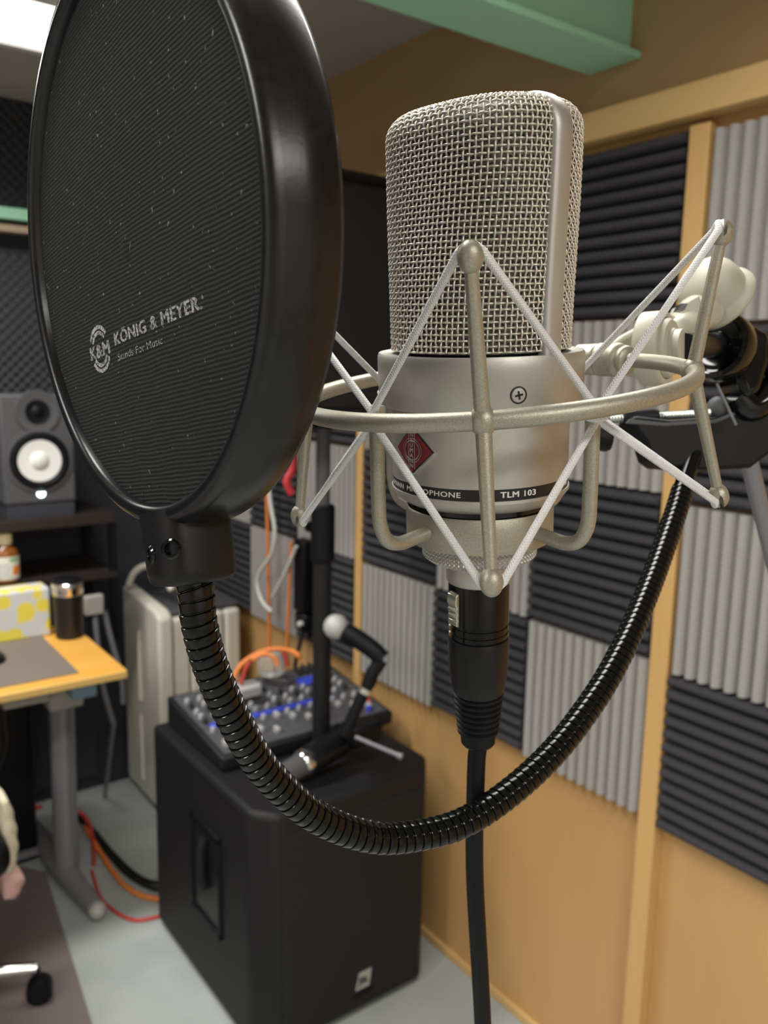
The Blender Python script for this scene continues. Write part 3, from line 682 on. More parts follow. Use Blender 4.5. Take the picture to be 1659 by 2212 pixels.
def surf(t, v, sgn, off=0.):
    th = np.clip((v-LV)/RRND, 0, PI/2); d = np.clip(v-LV-LA, 0, None)
    ins = RRND*(1-np.cos(th))+d; z = np.minimum(v, LV)+RRND*np.sin(th)+d*.05
    a, b, n = ab(np.minimum(z, LV))
    insx = np.minimum(ins, RRND)+.30*np.clip(ins-RRND, 0, None)
    c, s_ = np.cos(t), np.sin(t)
    r = (np.abs(c)**n+np.abs(s_)**n)**(-1/n)
    x = (a-insx+off*np.cos(th))*r*c; y = sgn*(b-ins+off*np.cos(th))*r*s_; z = z+off*np.sin(th)
    return np.stack(np.broadcast_arrays(x, y, z), -1)
def tubes(paths, rad, sides):
    """paths: (k, n, 3) -> verts, quads"""
    k, n, _ = paths.shape
    Tn = np.gradient(paths, axis=1); Tn /= np.linalg.norm(Tn, axis=2, keepdims=True)+1e-12
    ctr = np.array([0, 0, .028]); o = paths-ctr; o = o-(o*Tn).sum(2, keepdims=True)*Tn
    N = o/np.linalg.norm(o, axis=2, keepdims=True); B = np.cross(Tn, N)
    th = np.linspace(0, 2*PI, sides, endpoint=False)
    v = paths[:,:,None,:]+rad*(np.cos(th)[None,None,:,None]*N[:,:,None,:]+np.sin(th)[None,None,:,None]*B[:,:,None,:])
    i, j, q = np.meshgrid(np.arange(k), np.arange(n-1), np.arange(sides), indexing='ij')
    idx = lambda a, b, c: (a*n+b)*sides+c % sides
    f = np.stack([idx(i, j, q), idx(i, j, q+1), idx(i, j+1, q+1), idx(i, j+1, q)], -1).reshape(-1, 4)
    return v.reshape(-1, 3), f
def fast_obj(name, v, f, mt, parent, kind=None):
    me = bpy.data.meshes.new(name); me.vertices.add(len(v)); me.vertices.foreach_set('co', v.astype(np.float32).ravel())
    me.loops.add(f.size); me.loops.foreach_set('vertex_index', f.astype(np.int32).ravel())
    me.polygons.add(len(f)); me.polygons.foreach_set('loop_start', np.arange(0, f.size, 4, dtype=np.int32))
    me.update(calc_edges=True); me.validate(); me.shade_smooth()
    ob = bpy.data.objects.new(name, me); C.objects.link(ob); me.materials.append(M[mt]); ob.parent = parent; MW[ob.name] = MW[parent.name]
    if kind: ob['kind'] = kind
    return ob
NC, NR, SP = 50, 51, 4
T0 = .085
for sgn, nm in ((-1, 'front_grille'), (1, 'rear_grille')):
    tc = np.linspace(T0, PI-T0, NC); vr = np.linspace(.0006, LTOT, NR); amp = .00026
    vv = np.linspace(.0006, LTOT, (NR-1)*SP+1); row = np.linspace(0, NR-1, len(vv))
    pv = surf(tc[:,None], vv[None,:], sgn, amp*np.sin(PI*(row[None,:]+.5)+PI*np.arange(NC)[:,None])*1.0)
    tt = np.linspace(T0, PI-T0, (NC-1)*SP+1); colp = np.linspace(0, NC-1, len(tt))
    ph_ = surf(tt[None,:], vr[:,None], sgn, -amp*np.sin(PI*(np.arange(NR)[:,None]+.5)+PI*colp[None,:]))
    v1, f1 = tubes(pv, .00030, 6); v2, f2 = tubes(ph_, .00030, 6)
    fast_obj(nm, np.concatenate([v1, v2]), np.concatenate([f1, f2+len(v1)]), 'wire', mic, 'stuff')
    ti = np.linspace(.02, PI-.02, 40); vi = np.linspace(0, LTOT+.0015, 60)
    s = surf(ti[None,:], vi[:,None], sgn, -.0013).reshape(-1, 3)
    i, j = np.meshgrid(np.arange(59), np.arange(39), indexing='ij'); q = i*40+j
    f = np.stack([q, q+1, q+41, q+40], -1).reshape(-1, 4)
    fast_obj('inner_mesh', s, f if sgn > 0 else f[:, ::-1], 'inner', mic)
# lateral band arching over the grille
path = []
for z in np.linspace(-.001, HT-.009, 20): path.append((ab(z)[0]+.0004, z))
ax_, az_ = path[-1]; rb = .0092
for k in range(1, 13): a = k/12*PI/2; path.append((ax_-rb*(1-math.cos(a)), az_+rb*math.sin(a)))
path.append((0.0, az_+rb+.0008))
full = path+[(-x, z) for x, z in path[-2::-1]]
full = np.array(full); tg = np.gradient(full, axis=0); tg /= np.linalg.norm(tg, axis=1)[:,None]; nrm = np.stack([tg[:,1], -tg[:,0]], 1)
sec = [(-.0036, -.0016), (-.0036, .0002), (-.0030, .0009), (-.0018, .00125), (0, .0013), (.0018, .00125), (.0030, .0009), (.0036, .0002), (.0036, -.0016)]
g = G(); v = []
for (x, z), (nx, nz_) in zip(full, nrm):
    for y, o_ in sec: v.append((x+nx*o_, y, z+nz_*o_))
k = len(sec); f = [(i*k+j, i*k+j+1, (i+1)*k+j+1, (i+1)*k+j) for i in range(len(full)-1) for j in range(k-1)]
f += [(i*k+k-1, i*k, (i+1)*k, (i+1)*k+k-1) for i in range(len(full)-1)]
f = [q[::-1] for q in f]
obj('grille_band', g.add(v, f).xf(MO, LX, LY, MWx), 'band', mic, ang=50)
mlathe = lambda prof, n=96, cap=True: G().lathe(prof, n, MO, MWx, cap, LX)
obj('collar', mlathe([(.0262, -.0006), (.0290, -.0006), (.0296, -.0003), (.0300, -.0012), (.03005, -.0035), (.0299, -.0146), (.0294, -.0153), (.0266, -.0155)]), 'nickel', mic, ang=40)
obj('body', mlathe([(.0262, -.0150), (.0262, -.0362), (.0260, -.0363), (.0260, -.0394), (.0266, -.0395), (.0267, -.0404), (.0262, -.0411), (.0252, -.0424), (.0226, -.0440), (.0205, -.0443), (.0205, -.052)]), 'nickel', mic, ang=40)
obj('black_band', mlathe([(.02615, -.0362), (.02625, -.0363), (.02625, -.0394), (.02615, -.0395)], cap=False), 'label_black', mic)
obj('base_seal', mlathe([(.0206, -.0430), (.0213, -.0436), (.0213, -.0500), (.0205, -.0505)]), 'gloss', mic)
def cylmap(v, ph0, r, w0, off=0.):
    v = np.asarray(v); ph = ph0+v[:,0]/r; rr = r+off+v[:,2]
    return MO+(rr*np.sin(ph))[:,None]*MU-(rr*np.cos(ph))[:,None]*MV+(w0+v[:,1])[:,None]*MWx
def bandtext(s, d0, d1, size, bold=.018):
    v, f = textmesh(s, 1.0, bold, 1.08); v = v*np.array([1, size, 1]); v[:,0] -= v[:,0].min()
    v[:,0] *= R_(d1-d0)*.02625/v[:,0].max()
    obj('lettering', G().add(cylmap(v, R_(d0), .02625, -.0385, .00005), f), 'white_print', mic, smooth=False)
bandtext('MICROPHONE', -58, -17.3, .0021)
bandtext('NEUMANN', -90, -62, .0021)
bandtext('TLM 103', 6.4, 30.2, .0023, .035)
bandtext('P48', 57.5, 67.5, .0020)
# phillips screw on the collar
sp = R_(13.5); so = mphi(sp, .0300, -.0102); sn = unit(math.sin(sp)*MU-math.cos(sp)*MV); sxv = np.cross(MWx, sn)
scw = obj('screw', G().lathe([(.0020, -.0006), (.0020, -.00005), (.0018, .00018), (.0009, .00034), (.0001, .00036)], 28, so, sn), 'band', mic)
obj('screw_recess', G().lathe([(.00235, -.0006), (.00235, -.00002), (.0020, .00003)], 32, so, sn, cap=False), 'label_black', scw)
for aa in (R_(10), R_(100)):
    d1 = math.cos(aa)*sxv+math.sin(aa)*MWx; d2 = np.cross(sn, d1)
    obj('cross_slot', G().box((-.0011, -.00026, 0), (.0011, .00026, .0003)).xf(so+sn*.00012, d1, d2, sn), 'label_black', scw, smooth=False)
# red diamond badge on the front
def diamond(hw, hh, off, n=10):
    a = np.linspace(-1, 1, n+1); X, Y = np.meshgrid(a, a); x = (X-Y)/2*hw; y = (X+Y)/2*hh
    v = np.stack([x.ravel(), y.ravel(), np.full(x.size, off)], 1); q = n+1
    f = [(i*q+j, i*q+j+1, i*q+q+j+1, i*q+q+j) for i in range(n) for j in range(n)]
    return v, f
def badge_part(name, pieces, mt, par):
    g = G()
    for v, f in pieces: g.add(cylmap(v, PH_F, .0262, -.0262), f)
    return obj(name, g, mt, par, ang=60)
def dsolid(hw, hh, h, n=10):
    v, f = diamond(hw, hh, h, n); v2, _ = diamond(hw, hh, -.0003, n); N = len(v); q = n+1
    rim = [i for i in range(q)]+[i*q+n for i in range(1, q)]+[n*q+j for j in range(n-1, -1, -1)]+[i*q for i in range(n-1, 0, -1)]
    f = list(f)+[(rim[k], N+rim[k], N+rim[(k+1) % len(rim)], rim[(k+1) % len(rim)]) for k in range(len(rim))]
    return np.concatenate([v, v2]), [tuple(x) for x in f]
bdg = badge_part('badge_frame', [dsolid(.0078, .0072, .0009)], 'bright', mic); bdg['label'] = 'red diamond badge with silver frame'
badge_part('badge_step', [dsolid(.0072, .0066, .0011)], 'label_black', bdg)
badge_part('badge_field', [dsolid(.0068, .0062, .0013)], 'red', bdg)
def ringflat(r0, r1, off, n=40):
    th = np.linspace(0, 2*PI, n, endpoint=False)
    v = [(r*math.cos(a), r*math.sin(a), off) for r in (r0, r1) for a in th]
    return np.array(v), [(i, (i+1) % n, n+(i+1) % n, n+i) for i in range(n)]
badge_part('badge_rings', [ringflat(.0026, .0029, .00145), ringflat(.0033, .0035, .00145)], 'bright', bdg)
bar = [(np.array([(s*.0011-.0001, -.0052, .0015), (s*.0011+.0001, -.0052, .0015), (s*.0011+.0001, .0052, .0015), (s*.0011-.0001, .0052, .0015)]), [(0,1,2,3)]) for s in (-1, 1)]
badge_part('badge_bars', bar, 'bright', bdg)
lt = []
for i, ch_ in enumerate('NEUMANN'):
    v, f = textmesh(ch_, .0017, .00004, 1, 'CENTER'); v = v+np.array([0, .0038-i*.00145, .00155]); lt.append((v, f))
badge_part('badge_letters', lt, 'bright', bdg)

# ================================================================== ELASTIC SHOCK MOUNT
RC = MO+MWx*(-.0106)+RTH*.0037; RN = unit(MWx-.025*FWH-.0733*RTH); RR = .0563
RU = unit(RTH-(RTH@RN)*RN); RV = np.cross(RN, RU)
def rp(ph, r=RR, h=0.): return RC+r*(math.sin(ph)*RU-math.cos(ph)*RV)+h*RN
def rdir(ph): return math.sin(ph)*RU-math.cos(ph)*RV
sm = thing('shock_mount', 'olive pearl shock mount ring with ball-ended posts and white elastic cords around the condenser microphone', 'shock mount', mphi(0, 0, -.0605), (LX, LY, MWx))
th = np.linspace(0, 2*PI, 145)+R_(171)
obj('outer_ring', G().sweep([rp(a) for a in th], .00238, 20, cap=False), 'mount', sm)
POSTS = [R_(-9+90*k) for k in range(4)]; HTOP, HBOT, OUT = .0365, -.0370, .0075
balls = {}
for k, ph in enumerate(POSTS):
    e = rdir(ph); mid = rp(ph); tp = rp(ph, RR+OUT, HTOP); bt = rp(ph, RR+OUT, HBOT)
    post = obj('post', G().sweep(spline([tp-unit(tp-mid)*.001, mid+(tp-mid)*.5, mid+(tp-mid)*.06+e*.0, mid, mid+(bt-mid)*.06, mid+(bt-mid)*.5, bt-unit(bt-mid)*.001], 50), np.r_[np.linspace(.00150, .00200, 25), np.linspace(.00200, .00150, 25)], 18), 'mount', sm)
    obj('hub', G().ball(mid, .0033, 22, 14, (1.0, 1.0, 1.15), (e, np.cross(RN, e), RN)), 'mount', post)
    for nm, c, s in (('t', tp, 1), ('b', bt, -1)):
        dv = unit(c-mid); tx = np.cross(RN, e); tx = unit(tx-(tx@dv)*dv); ty = np.cross(dv, tx)
        # ball end split by a slot that takes the cord: two half shells
        for hs in (-1, 1):
            prof = []; n, m_ = 12, 14; v = []; f = []
            for i in range(m_+1):
                pa = PI*i/m_; rr = .00285*math.sin(pa)*(1 if True else 1); zz = -.0037*math.cos(pa)
                for j in range(n+1):
                    a = -PI/2+PI*j/n
                    v.append((hs*(max(.00055 if zz > -.0008 else 0.0, rr*math.cos(a))), rr*math.sin(a), zz))
            for i in range(m_):
                for j in range(n): q = i*(n+1)+j; f.append((q, q+1, q+n+2, q+n+1) if hs > 0 else (q+n+1, q+n+2, q+1, q))
            # flat slot side
            base = len(v)
            for i in range(m_+1):
                pa = PI*i/m_; rr = .00285*math.sin(pa); zz = -.0037*math.cos(pa); xo = hs*(.00055 if zz > -.0008 else 0.0)
                v += [(xo, -rr, zz), (xo, rr, zz)]
            for i in range(m_): q = base+2*i; f.append((q, q+2, q+3, q+1) if hs > 0 else (q+1, q+3, q+2, q))
            obj('ball_end', G().add(v, f).xf(c, ty, tx, dv), 'mount', post, ang=50)
        balls[(k, nm)] = (c, e, dv, tx)
# cup, arms, knurled lock ring
obj('cup', mlathe([(.0216, -.0500), (.0216, -.0463), (.0220, -.0459), (.0224, -.0464), (.0224, -.0556), (.0217, -.0566), (.0176, -.0574), (.0150, -.0574)]), 'mount', sm, ang=40)
for k in range(4):
    ph = PH_F+k*PI/2; ra = .0402
    pts = [mphi(ph, .0205, -.0512), mphi(ph, .026, -.0517), mphi(ph, .0325, -.0522), mphi(ph, .0372, -.0505), mphi(ph, .0398, -.0455), mphi(ph, ra, -.038), mphi(ph, ra, -.026), mphi(ph, ra, -.0135)]
    arm = obj('arm', G().sweep(spline(pts, 60), .00205, 18), 'mount', sm)
    obj('arm_tip', G().box((-.0024, -.0018, -.002), (.0024, .0018, .0012)).xf(mphi(ph, ra, -.0135), unit(math.cos(ph)*MU+math.sin(ph)*MV), unit(math.sin(ph)*MU-math.cos(ph)*MV), MWx), 'mount', arm, bevel=.0008)
# knurl: diamond relief
n, m_ = 300, 26; v = []; f = []; z0, z1 = -.0570, -.0636
tri = lambda x: abs((x % 1)*2-1)
for i in range(m_+1):
    z = z0+(z1-z0)*i/m_
    rb_ = .0170 if z > -.0618 else .0170-(-.0618-z)*1.2
    for j in range(n):
        a = 2*PI*j/n; d = min(tri(j/n*75+(z-z0)/.0013), tri(j/n*75-(z-z0)/.0013))
        v.append(mphi(a, rb_+(.00065*min(1, d*1.6) if 0 < i < m_ else -.0003), z))
for i in range(m_):
    for j in range(n): f.append((i*n+j, i*n+(j+1) % n, (i+1)*n+(j+1) % n, (i+1)*n+j))
f.append(tuple(range(n))); f.append(tuple(m_*n+j for j in range(n-1, -1, -1)))
f = [q[::-1] for q in f]
obj('knurled_ring', G().add(v, f), 'nickel', sm, ang=25)
obj('neck', mlathe([(.0122, -.0625), (.0122, -.0636), (.0100, -.0646), (.0102, -.0672), (.0102, -.0704), (.0098, -.0710)], 64), 'nickel', sm)
# elastic cords: every ball end to the two neighbouring arm tips
for k, ph in enumerate(POSTS):
    for nm in ('t', 'b'):
        c, e, dv, tx = balls[(k, nm)]; w_ = -.0142 if nm == 't' else -.0168
        tips = sorted([mphi(PH_F+k*PI/2, .0415, w_), mphi(PH_F+(k+1)*PI/2, .0415, w_)], key=lambda q: (q-c)@tx)
        top = c+dv*.0028-e*.0016; half = []
        for tip, sg in zip(tips, (-1, 1)):
            a1 = c+dv*.0010-e*.0017+sg*tx*.0026; half.append(np.concatenate([a1+(tip-a1)*np.linspace(1, 0, 50)[:,None]]))
        lp = spline([half[0][-1], top, half[1][-1]], 12)[1:-1]
        obj('elastic_cord', G().sweep(np.concatenate([half[0], lp, half[1][::-1]]), .00102, 16), 'cord', sm)
for k in range(4):
    pa = PH_F+k*PI/2
    c0 = mphi(pa, .0408, -.0158); a1 = unit(math.cos(pa)*MU+math.sin(pa)*MV); a2 = unit(math.sin(pa)*MU-math.cos(pa)*MV)
    obj('cord_loop', G().sweep([c0+.0031*(math.cos(q)*a1+math.sin(q)*a2*.95)+MWx*.0004*math.sin(2*q) for q in np.linspace(0, 2*PI, 40)], .00102, 12), 'cord', sm)
# swivel joint behind the ring: stepped barrel, wedge arm, hinge discs, domed tightening knob
def lat(name, prof, o, ax, mt, par, n=44, ang=40): return obj(name, G().lathe(prof, n, o, ax), mt, par, ang=ang)
bar_ph = np.radians(np.linspace(121, 143, 45)); bar_r = np.interp(np.linspace(0, 1, 45), [0, .03, .10, .13, .18, .22, .55, .58, .62, .94, 1.0], [.0030, .0046, .0048, .0042, .0053, .0056, .0056, .0048, .0053, .0052, .0036])
obj('ring_barrel', G().sweep([rp(a) for a in bar_ph], bar_r, 32), 'mount', sm)
DS = .306
hx_ax = unit(RIGHT*.80-UP*.06-FWD*.58)
hc = P(1440, 752, DS)
lat('hinge_disc', [(.0128, -.0085), (.0135, -.008), (.0135, -.001), (.0128, 0), (.0112, .0002), (.0112, -.0012), (.0108, -.0012)], hc, hx_ax, 'cream', sm)
lat('hinge_boss', [(.0108, -.003), (.0108, .0008), (.0100, .0020), (.0072, .0022), (.0070, .0034)], hc, hx_ax, 'cream', sm)
lat('hinge_hub', [(.0066, .001), (.0066, .0060), (.0060, .0064)], hc, hx_ax, 'cream', sm)
# wedge arm from barrel to hinge
wa = [P(1300, 756, .306), P(1345, 722, .311), P(1398, 693, .318), P(1435, 688, .324), P(1450, 735, .325), P(1448, 815, .325), P(1395, 822, .320), P(1330, 795, .311)]
ctr = np.mean(wa, axis=0); X_, Y_ = unit(RIGHT+.10*FWD), UP; Z_ = unit(np.cross(X_, Y_))
pl = [((p-ctr)@X_, (p-ctr)@Y_) for p in wa]
obj('swivel_arm', G().prism(pl[::-1], ctr+Z_*-.005, X_, Y_, Z_, .010), 'cream', sm, bevel=.0022, bseg=3)
# slotted ear and domed knob above the hinge
ea = [P(1440, 712, .322), P(1466, 660, .322), P(1500, 642, .322), P(1510, 690, .322), P(1480, 735, .322)]
ctr = np.mean(ea, axis=0); pl = [((p-ctr)@X_, (p-ctr)@Y_) for p in ea]
obj('slotted_ear', G().prism(pl[::-1], ctr+Z_*-.007, X_, Y_, Z_, .012), 'cream', sm, bevel=.001)
obj('ear_slot', G().prism([(-.0014, -.0012), (.0012, -.0012), (.0024, .0012), (-.0002, .0012)], P(1462, 668, .3135), X_, Y_, Z_, .004), 'label_black', sm, smooth=False)
ka = unit(-RIGHT*.72+UP*.50-FWD*.48); kc = P(1538, 628, .335)
lat('domed_knob', [(.0060, -.0085), (.0140, -.0075), (.0150, -.0058), (.0146, -.0040), (.0128, -.0022), (.0126, .0012), (.0121, .0048), (.0106, .0080), (.0078, .0104), (.0042, .0117), (.0001, .0120)], kc, ka, 'cream', sm, 56)

obj('knob_stem', G().sweep([kc-ka*.0070, P(1500, 682, .3285), P(1476, 715, .320), hc-hx_ax*.004], [.0085, .0075, .007, .006], 24), 'cream', sm)

# ================================================================== XLR CABLE
mc = thing('microphone_cable', 'black connector and cable hanging straight down from the condenser microphone', 'cable', mphi(0, 0, -.1275), (LX, LY, MWx))
obj('connector_shell', mlathe([(.0086, -.0700), (.0093, -.0706), (.00955, -.0712), (.00955, -.0845), (.00925, -.0847), (.00925, -.0852), (.00955, -.0854), (.00955, -.0868), (.00925, -.0870), (.00925, -.0875), (.00955, -.0877), (.00955, -.0890), (.0090, -.0893), (.0090, -.0905)], 64), 'black_metal', mc, ang=30)
obj('sleeve', mlathe([(.0086, -.0893), (.0096, -.0897), (.00985, -.0905), (.00975, -.095), (.0093, -.102), (.0083, -.1082), (.0079, -.1090)], 64), 'black_plastic', mc)
pr = [(.0080, -.1086)]
for i in range(7):
    z = -.1092-i*.0021; r = .0081-i*.00022
    pr += [(r-.0007, z), (r, z-.0005), (r, z-.0013), (r-.0007, z-.0017)]
pr += [(.0058, -.1242), (.0056, -.1272), (.0050, -.1280), (.0030, -.1282)]
obj('strain_relief', mlathe(pr, 48), 'rubber', mc, ang=30)
la = R_(-57); lo_ = mphi(la, .0094, -.0737); ln = unit(math.sin(la)*MU-math.cos(la)*MV); lt_ = np.cross(MWx, ln)
lch = obj('latch', G().prism([(0, -.0105), (.0011, -.0100), (.0011, -.0085), (.0007, -.0082), (.0013, -.0070), (.0007, -.0062), (.0014, -.0050), (.0008, -.0042), (.0015, -.0028), (.0013, 0), (0, .0006)], lo_-lt_*.0022, ln, MWx, lt_, .0044), 'gold', mc, bevel=.0002)
cpts = [mphi(0, 0, -.1200), mphi(0, 0, -.1290), P(1029, 1650, .2800), P(1025, 1800, .286), P(1026, 1900, .289), P(1031, 2000, .292), P(1037, 2100, .296), P(1043, 2215, .301), P(1050, 2420, .310), P(1046, 2700, .32)]
obj('cable', G().sweep(spline(cpts, 120), .00305, 20), 'rubber', mc)

# ================================================================== POP FILTER
PC = np.array([0.07633252, 0.21286508, 1.49209042]); tq = .87634626
PN = unit(-FWH*math.cos(tq)-RTH*math.sin(tq)-.04388756*ZUP)
PHx = unit(np.cross(ZUP, PN)); PVy = np.cross(PN, PHx)
pf = thing('pop_filter', 'round black pop filter on a black gooseneck in front of the condenser microphone', 'pop filter', PC, (PHx, PVy, PN))
def pl_(x, y, z): return PC+PHx*x+PVy*y+PN*z
# rim (lathe about the disc axis): rounded front lip, side wall with a step, back lip
rim = [(.0650, -.0040), (.0650, .0006), (.0656, .0017), (.0668, .0023), (.0684, .0021), (.0697, .0011), (.0704, -.0008), (.0707, -.0040), (.0711, -.0052), (.07125, -.0080), (.07125, -.0125), (.0705, -.0142), (.0690, -.0149), (.0670, -.0146), (.0655, -.0135), (.0650, -.0105), (.0650, -.0040)]
obj('rim', G().lathe(rim, 160, PC, PN, cap=False, xdir=PHx), 'rim', pf, ang=45)
nr, na = 24, 120; v = [(0, 0, .0012)]; f = []
for i in range(1, nr+1):
    r = .0652*i/nr
    for j in range(na): a = 2*PI*j/na; v.append((r*math.cos(a), r*math.sin(a), .0012*(1-(i/nr)**2)-.0006))
f = [(0, 1+j, 1+(j+1) % na) for j in range(na)]
for i in range(nr-1):
    for j in range(na): f.append((1+i*na+j, 1+(i+1)*na+j, 1+(i+1)*na+(j+1) % na, 1+i*na+(j+1) % na))
fb = obj('front_fabric', G().add(v, f).xf(PC, PHx, PVy, PN), 'fabric', pf, ang=180)
v2 = [(x, y, -.0118-(z)) for x, y, z in v]
obj('rear_fabric', G().add(v2, [q[::-1] for q in f]).xf(PC, PHx, PVy, PN), 'fabric', pf, ang=180)
# printed logo
lr = R_(8.7); cu_, su_ = math.cos(lr), math.sin(lr)
def logo(v, f, x0, y0, sx_=1., sy_=1.):
    v = np.asarray(v)*np.array([sx_, sy_, 1]); X = x0+v[:,0]*cu_-v[:,1]*su_; Y = y0+v[:,0]*su_+v[:,1]*cu_
    Zz = .0012*(1-(X**2+Y**2)/.0652**2)-.0006+.00008
    return np.stack([X, Y, Zz], 1), f
g = G()
v, f = textmesh('KÖNIG & MEYER.', 1.0, .045, 1.06); wdt = v[:,0].max()-v[:,0].min()
g.add(*logo(v, f, -.0115, -.0243, .0497/wdt, .0043))
v, f = textmesh('Stands For Music', 1.0, .0, 1.02); wdt = v[:,0].max()-v[:,0].min()
g.add(*logo(v, f, -.0100, -.0283, .0275/wdt, .0026))
v, f = textmesh('K&M', 1.0, .045, 1.05, 'CENTER'); wdt = v[:,0].max()-v[:,0].min()
g.add(*logo(v, f, -.0222, -.0273, .0150/wdt, .0049))
def arc(r0, r1, a0, a1, n=22):
    th = np.linspace(a0, a1, n); v = [(r*math.cos(a), r*math.sin(a), 0) for r in (r0, r1) for a in th]
    return np.array(v), [(i, i+1, n+i+1, n+i) for i in range(n-1)]
for a0, a1 in ((R_(36), R_(152)), (R_(214), R_(330))):
    for r0, r1 in ((.80, .97), (.58, .74)):
        v, f = arc(r0, r1, a0, a1); g.add(*logo(v, f, -.0222, -.0252, .0078, .0066))
obj('printed_logo', g.xf(PC, PHx, PVy, PN), 'grey_print', fb, smooth=False)
# clamp block below the rim, with grub screws
BX = [P(318, 1140, .2030), P(498, 1140, .2120)]
bo = pl_(.0095, -.0702, -.0065)      # top of block under the rim
bw = unit(P(424, 1270, .207)-P(408, 1140, .207)); bx_ = unit(PHx-(PHx@bw)*bw); by_ = np.cross(bw, bx_)
oct_ = []
for i in range(28):
    a = 2*PI*i/28; c_, s_ = math.cos(a), math.sin(a); e = 2/3.4
    oct_.append((.0114*math.copysign(abs(c_)**e, c_), .0100*math.copysign(abs(s_)**e, s_)))
def blockring(t, sc_): return [bo+bx_*x*sc_+by_*y*sc_+bw*t for x, y in oct_]
rows = [(-.004, 1.0), (.0, 1.0), (.0118, .985), (.0138, .95), (.0150, .86), (.0154, .70)]
v = np.concatenate([blockring(t_, s_) for t_, s_ in rows]); n = 28
f = [(i*n+j, i*n+(j+1) % n, (i+1)*n+(j+1) % n, (i+1)*n+j) for i in range(len(rows)-1) for j in range(n)]
f += [tuple(range(n-1, -1, -1)), tuple((len(rows)-1)*n+j for j in range(n))]
blk = obj('mount_block', G().add(v, f), 'black_plastic', pf, ang=40)
for sgn, tt in ((0, .0068), (1, .0058), (2, .0058)):
    a = (R_(90), R_(180), R_(0))[sgn]
    dn = unit(math.cos(a)*bx_+math.sin(a)*by_) if sgn else unit(-by_) if (-by_)@(CAM-bo) > 0 else unit(by_)
    if sgn == 0: pnf = dn; dn = unit(dn*.93-bx_*.12)
    if sgn == 2: dn = unit(pnf*.72+bx_*.69)
    rad_ = (.0101, .0113, .0124)[sgn]
    so = bo+bw*tt+dn*(rad_-.0004)
    sc_ = obj('grub_screw', G().lathe([(.0026, -.001), (.0026, .0003), (.0021, .0008), (.0016, .0008), (.0014, -.0004), (.0001, -.0004)], 26, so, dn), 'gloss', blk)
# gooseneck
gp = [bo+bw*.0135, P(424, 1285, 0.2192), P(431, 1350, 0.2203), P(459, 1450, 0.2245), P(509, 1560, 0.2314), P(573, 1665, 0.2398), P(680, 1762, 0.2504), P(800, 1808, 0.2599), P(900, 1805, 0.2668), P(1000, 1777, 0.2736), P(1100, 1713, 0.2821), P(1200, 1620, 0.2921), P(1290, 1500, 0.3053), P(1346, 1400, 0.3180), P(1390, 1300, 0.3328), P(1428, 1200, 0.3481), P(1462, 1100, 0.3629), P(1478, 1045, 0.3698)]
cl = spline(gp, 200); L_ = np.linalg.norm(np.diff(cl, axis=0), axis=1).sum()
pit = .00292; ns = int(L_/pit*12); cl = spline(gp, ns)
# stretched coils where the neck turns sharply are wider apart on its outside only: one strip wound as a helix
def coil_tube(path, pitch, prof, n=40):
    """one strip wound as a helix: mesh rows follow the winding, prof = (phase, radius)"""
    Tn = np.gradient(path, axis=0); Tn /= np.linalg.norm(Tn, axis=1)[:,None]
    sl = np.r_[0, np.cumsum(np.linalg.norm(np.diff(path, axis=0), axis=1))]
    N = unit(np.cross(Tn[0], (0, 0, 1.0)) if abs(Tn[0][2]) < .9 else np.cross(Tn[0], (1.0, 0, 0))); Ns = []
    for t_ in Tn: N = unit(N-(N@t_)*t_); Ns.append(N)
    Ns = np.array(Ns); Bs = np.cross(Tn, Ns); ip = lambda A, q: np.stack([np.interp(q, sl, A[:,k]) for k in range(3)], -1)
    turns = int(sl[-1]/pitch)-1; th = np.linspace(0, 2*PI, n+1); rows = []
    for k in range(turns):
        for ph, r in prof:
            q = (k+ph)*pitch+th/(2*PI)*pitch
            rows.append(ip(path, q)+r*(np.cos(th)[:,None]*ip(Ns, q)+np.sin(th)[:,None]*ip(Bs, q)))
    m_, q = len(rows), n+1
    f = [(i*q+j, i*q+j+1, i*q+q+j+1, i*q+q+j) for i in range(m_-1) for j in range(n)]
    f += [tuple(range(n-1, -1, -1)), tuple((m_-1)*q+j for j in range(n))]
    return G().add(np.concatenate(rows), f)
R0 = .00478
gprof = [(0, R0*.87), (.07, R0*.87), (.10, R0*.965), (.15, R0*1.01), (.22, R0*1.015), (.45, R0*1.0), (.75, R0*.98), (.93, R0*.962), (.97, R0*.94), (.99, R0*.88)]
obj('gooseneck', coil_tube(cl, pit, gprof), 'black_metal', pf, ang=28)
# ferrule and C clamp
fp = [P(1474, 1058, 0.3687), P(1482, 1030, 0.3719), P(1494, 995, 0.3751), P(1508, 968, 0.3782), P(1524, 948, 0.3814)]
obj('ferrule', G().sweep(spline(fp, 30), np.linspace(.0040, .0037, 30), 24), 'black_metal', pf)
DC = .382
CX, CY = unit(RIGHT+.12*FWD), unit(UP); CZ = unit(np.cross(CX, CY))     # CZ towards the camera
def cpoly(pts, depth, mt, name, th_, bev, par=pf):
    w = [P(x, y, depth) for x, y in pts]; c_ = np.mean(w, axis=0)
    q = [((p-c_)@CX, (p-c_)@CY) for p in w]
    return obj(name, G().prism(q[::-1], c_-CZ*th_/2, CX, CY, CZ, th_), mt, par, bevel=bev, bseg=3)
br = cpoly([(1338, 918), (1346, 904), (1430, 912), (1548, 902), (1590, 884), (1659, 842), (1740, 800), (1740, 930), (1659, 976), (1608, 1012), (1500, 1018), (1405, 1012), (1385, 998), (1372, 960)], DC, 'rubber', 'clamp_bracket', .016, .0022)
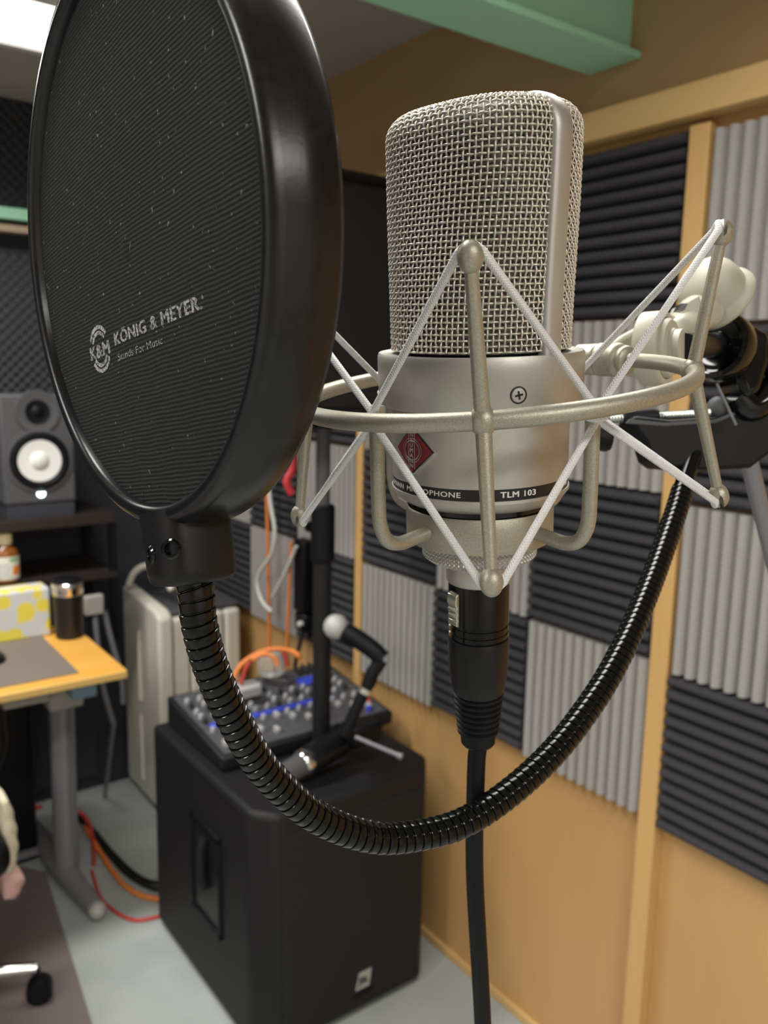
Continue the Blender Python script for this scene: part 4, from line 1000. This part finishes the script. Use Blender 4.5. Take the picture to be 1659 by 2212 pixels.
cpoly([(1343, 917), (1350, 908), (1430, 915), (1548, 906), (1592, 888), (1659, 847), (1659, 853), (1594, 895), (1548, 913), (1430, 922)], DC-.0086, 'cab', 'bracket_edge', .001, .0002, br)
ra, rb2 = P(1316, 905, DC-.003), P(1535, 893, DC-.003); rdv = unit(rb2-ra); rl = np.linalg.norm(rb2-ra)
pr = []; nth = 34
for i in range(nth): z = rl*i/nth; pr += [(.0017, z), (.0022, z+rl/nth*.45), (.0017, z+rl/nth*.9)]
obj('threaded_rod', G().lathe(pr, 20, ra, rdv), 'zinc', pf, ang=20)
obj('rod_sleeve', G().lathe([(.0030, 0), (.0040, .001), (.0044, .005), (.0046, .012), (.0044, .0140), (.0040, .0142), (.0040, .0152), (.0034, .0158)], 28, P(1345, 904, DC-.004), rdv), 'rubber', pf)
obj('clamp_pad', G().lathe([(.0045, 0), (.0062, .001), (.0064, .0055), (.0055, .0075), (.002, .008)], 28, P(1284, 943, DC), unit(RIGHT-.1*UP)), 'rubber', pf)
obj('ball_knob', G().ball(P(1549, 882, DC-.002), .0046, 24, 14, (1.0, 1.0, 1.15)), 'cab', pf)

# ================================================================== MICROPHONE STAND behind the swivel
ms = thing('microphone_stand', 'black microphone stand with glossy thumb wheel at the right edge', 'microphone stand', (.62, .22, 0))
wc = P(1552, 748, 0.3620)
wheel_ax = unit(-RIGHT*.70+UP*.04-FWD*.71)
obj('thumb_wheel', G().lathe([(.0070, -.0075), (.0132, -.007), (.0145, -.0055), (.0150, -.003), (.0150, .0035), (.0145, .0050), (.0125, .0056), (.0118, .0050), (.0114, .0025), (.0100, .0018), (.0060, .0018), (.0055, .0040), (.0001, .0042)], 56, wc, wheel_ax), 'gloss', ms, ang=40)
obj('threaded_stud', G().sweep([hc+hx_ax*.0062, wc+wheel_ax*.004, wc], .0050, 24), 'black_plastic', ms)
obj('stud_end', G().sweep([wc, P(1604, 775, .376)], .006, 20), 'black_plastic', ms)
hb = [(1585, 690), (1606, 712), (1642, 728), (1640, 790), (1622, 850), (1588, 868), (1568, 830), (1572, 740)]
w = [P(x, y, .376) for x, y in hb]; c_ = np.mean(w, axis=0); q = [((p-c_)@CX, (p-c_)@CY) for p in w]
obj('head_block', G().prism(q[::-1], c_-CZ*.010, CX, CY, CZ, .020), 'gloss', ms, bevel=.004, bseg=3)
obj('lever', G().sweep(spline([P(1590, 850, 0.3744), P(1620, 880, 0.3765), P(1665, 850, 0.3796), P(1720, 820, 0.3848)], 20), np.linspace(.006, .009, 20), 16), 'gloss', ms)
obj('brace_wire', G().sweep([P(1548, 828, 0.3640), P(1590, 918, 0.3661)], .0006, 8), 'steel', ms)
B0, B1 = P(1700, 800, .39), np.array([.62, .22, 1.40])
obj('boom', G().sweep([P(1640, 760, .375), B0, B1], .008, 20), 'black_plastic', ms)
obj('upright', G().lathe([(.0125, .10), (.0125, .85), (.009, .85), (.009, 1.42)], 24, (.62, .22, 0)), 'black_plastic', ms)
for k in range(3):
    a = R_(30+120*k); obj('leg', G().sweep([(.62, .22, .16), (.62+.30*math.cos(a), .22+.30*math.sin(a), .012)], .008, 14), 'black_plastic', ms)
obj('side_rod', G().sweep([P(1612, 972, .405), np.array([.62, .22, 1.02])], .0042, 16), 'steel', ms)
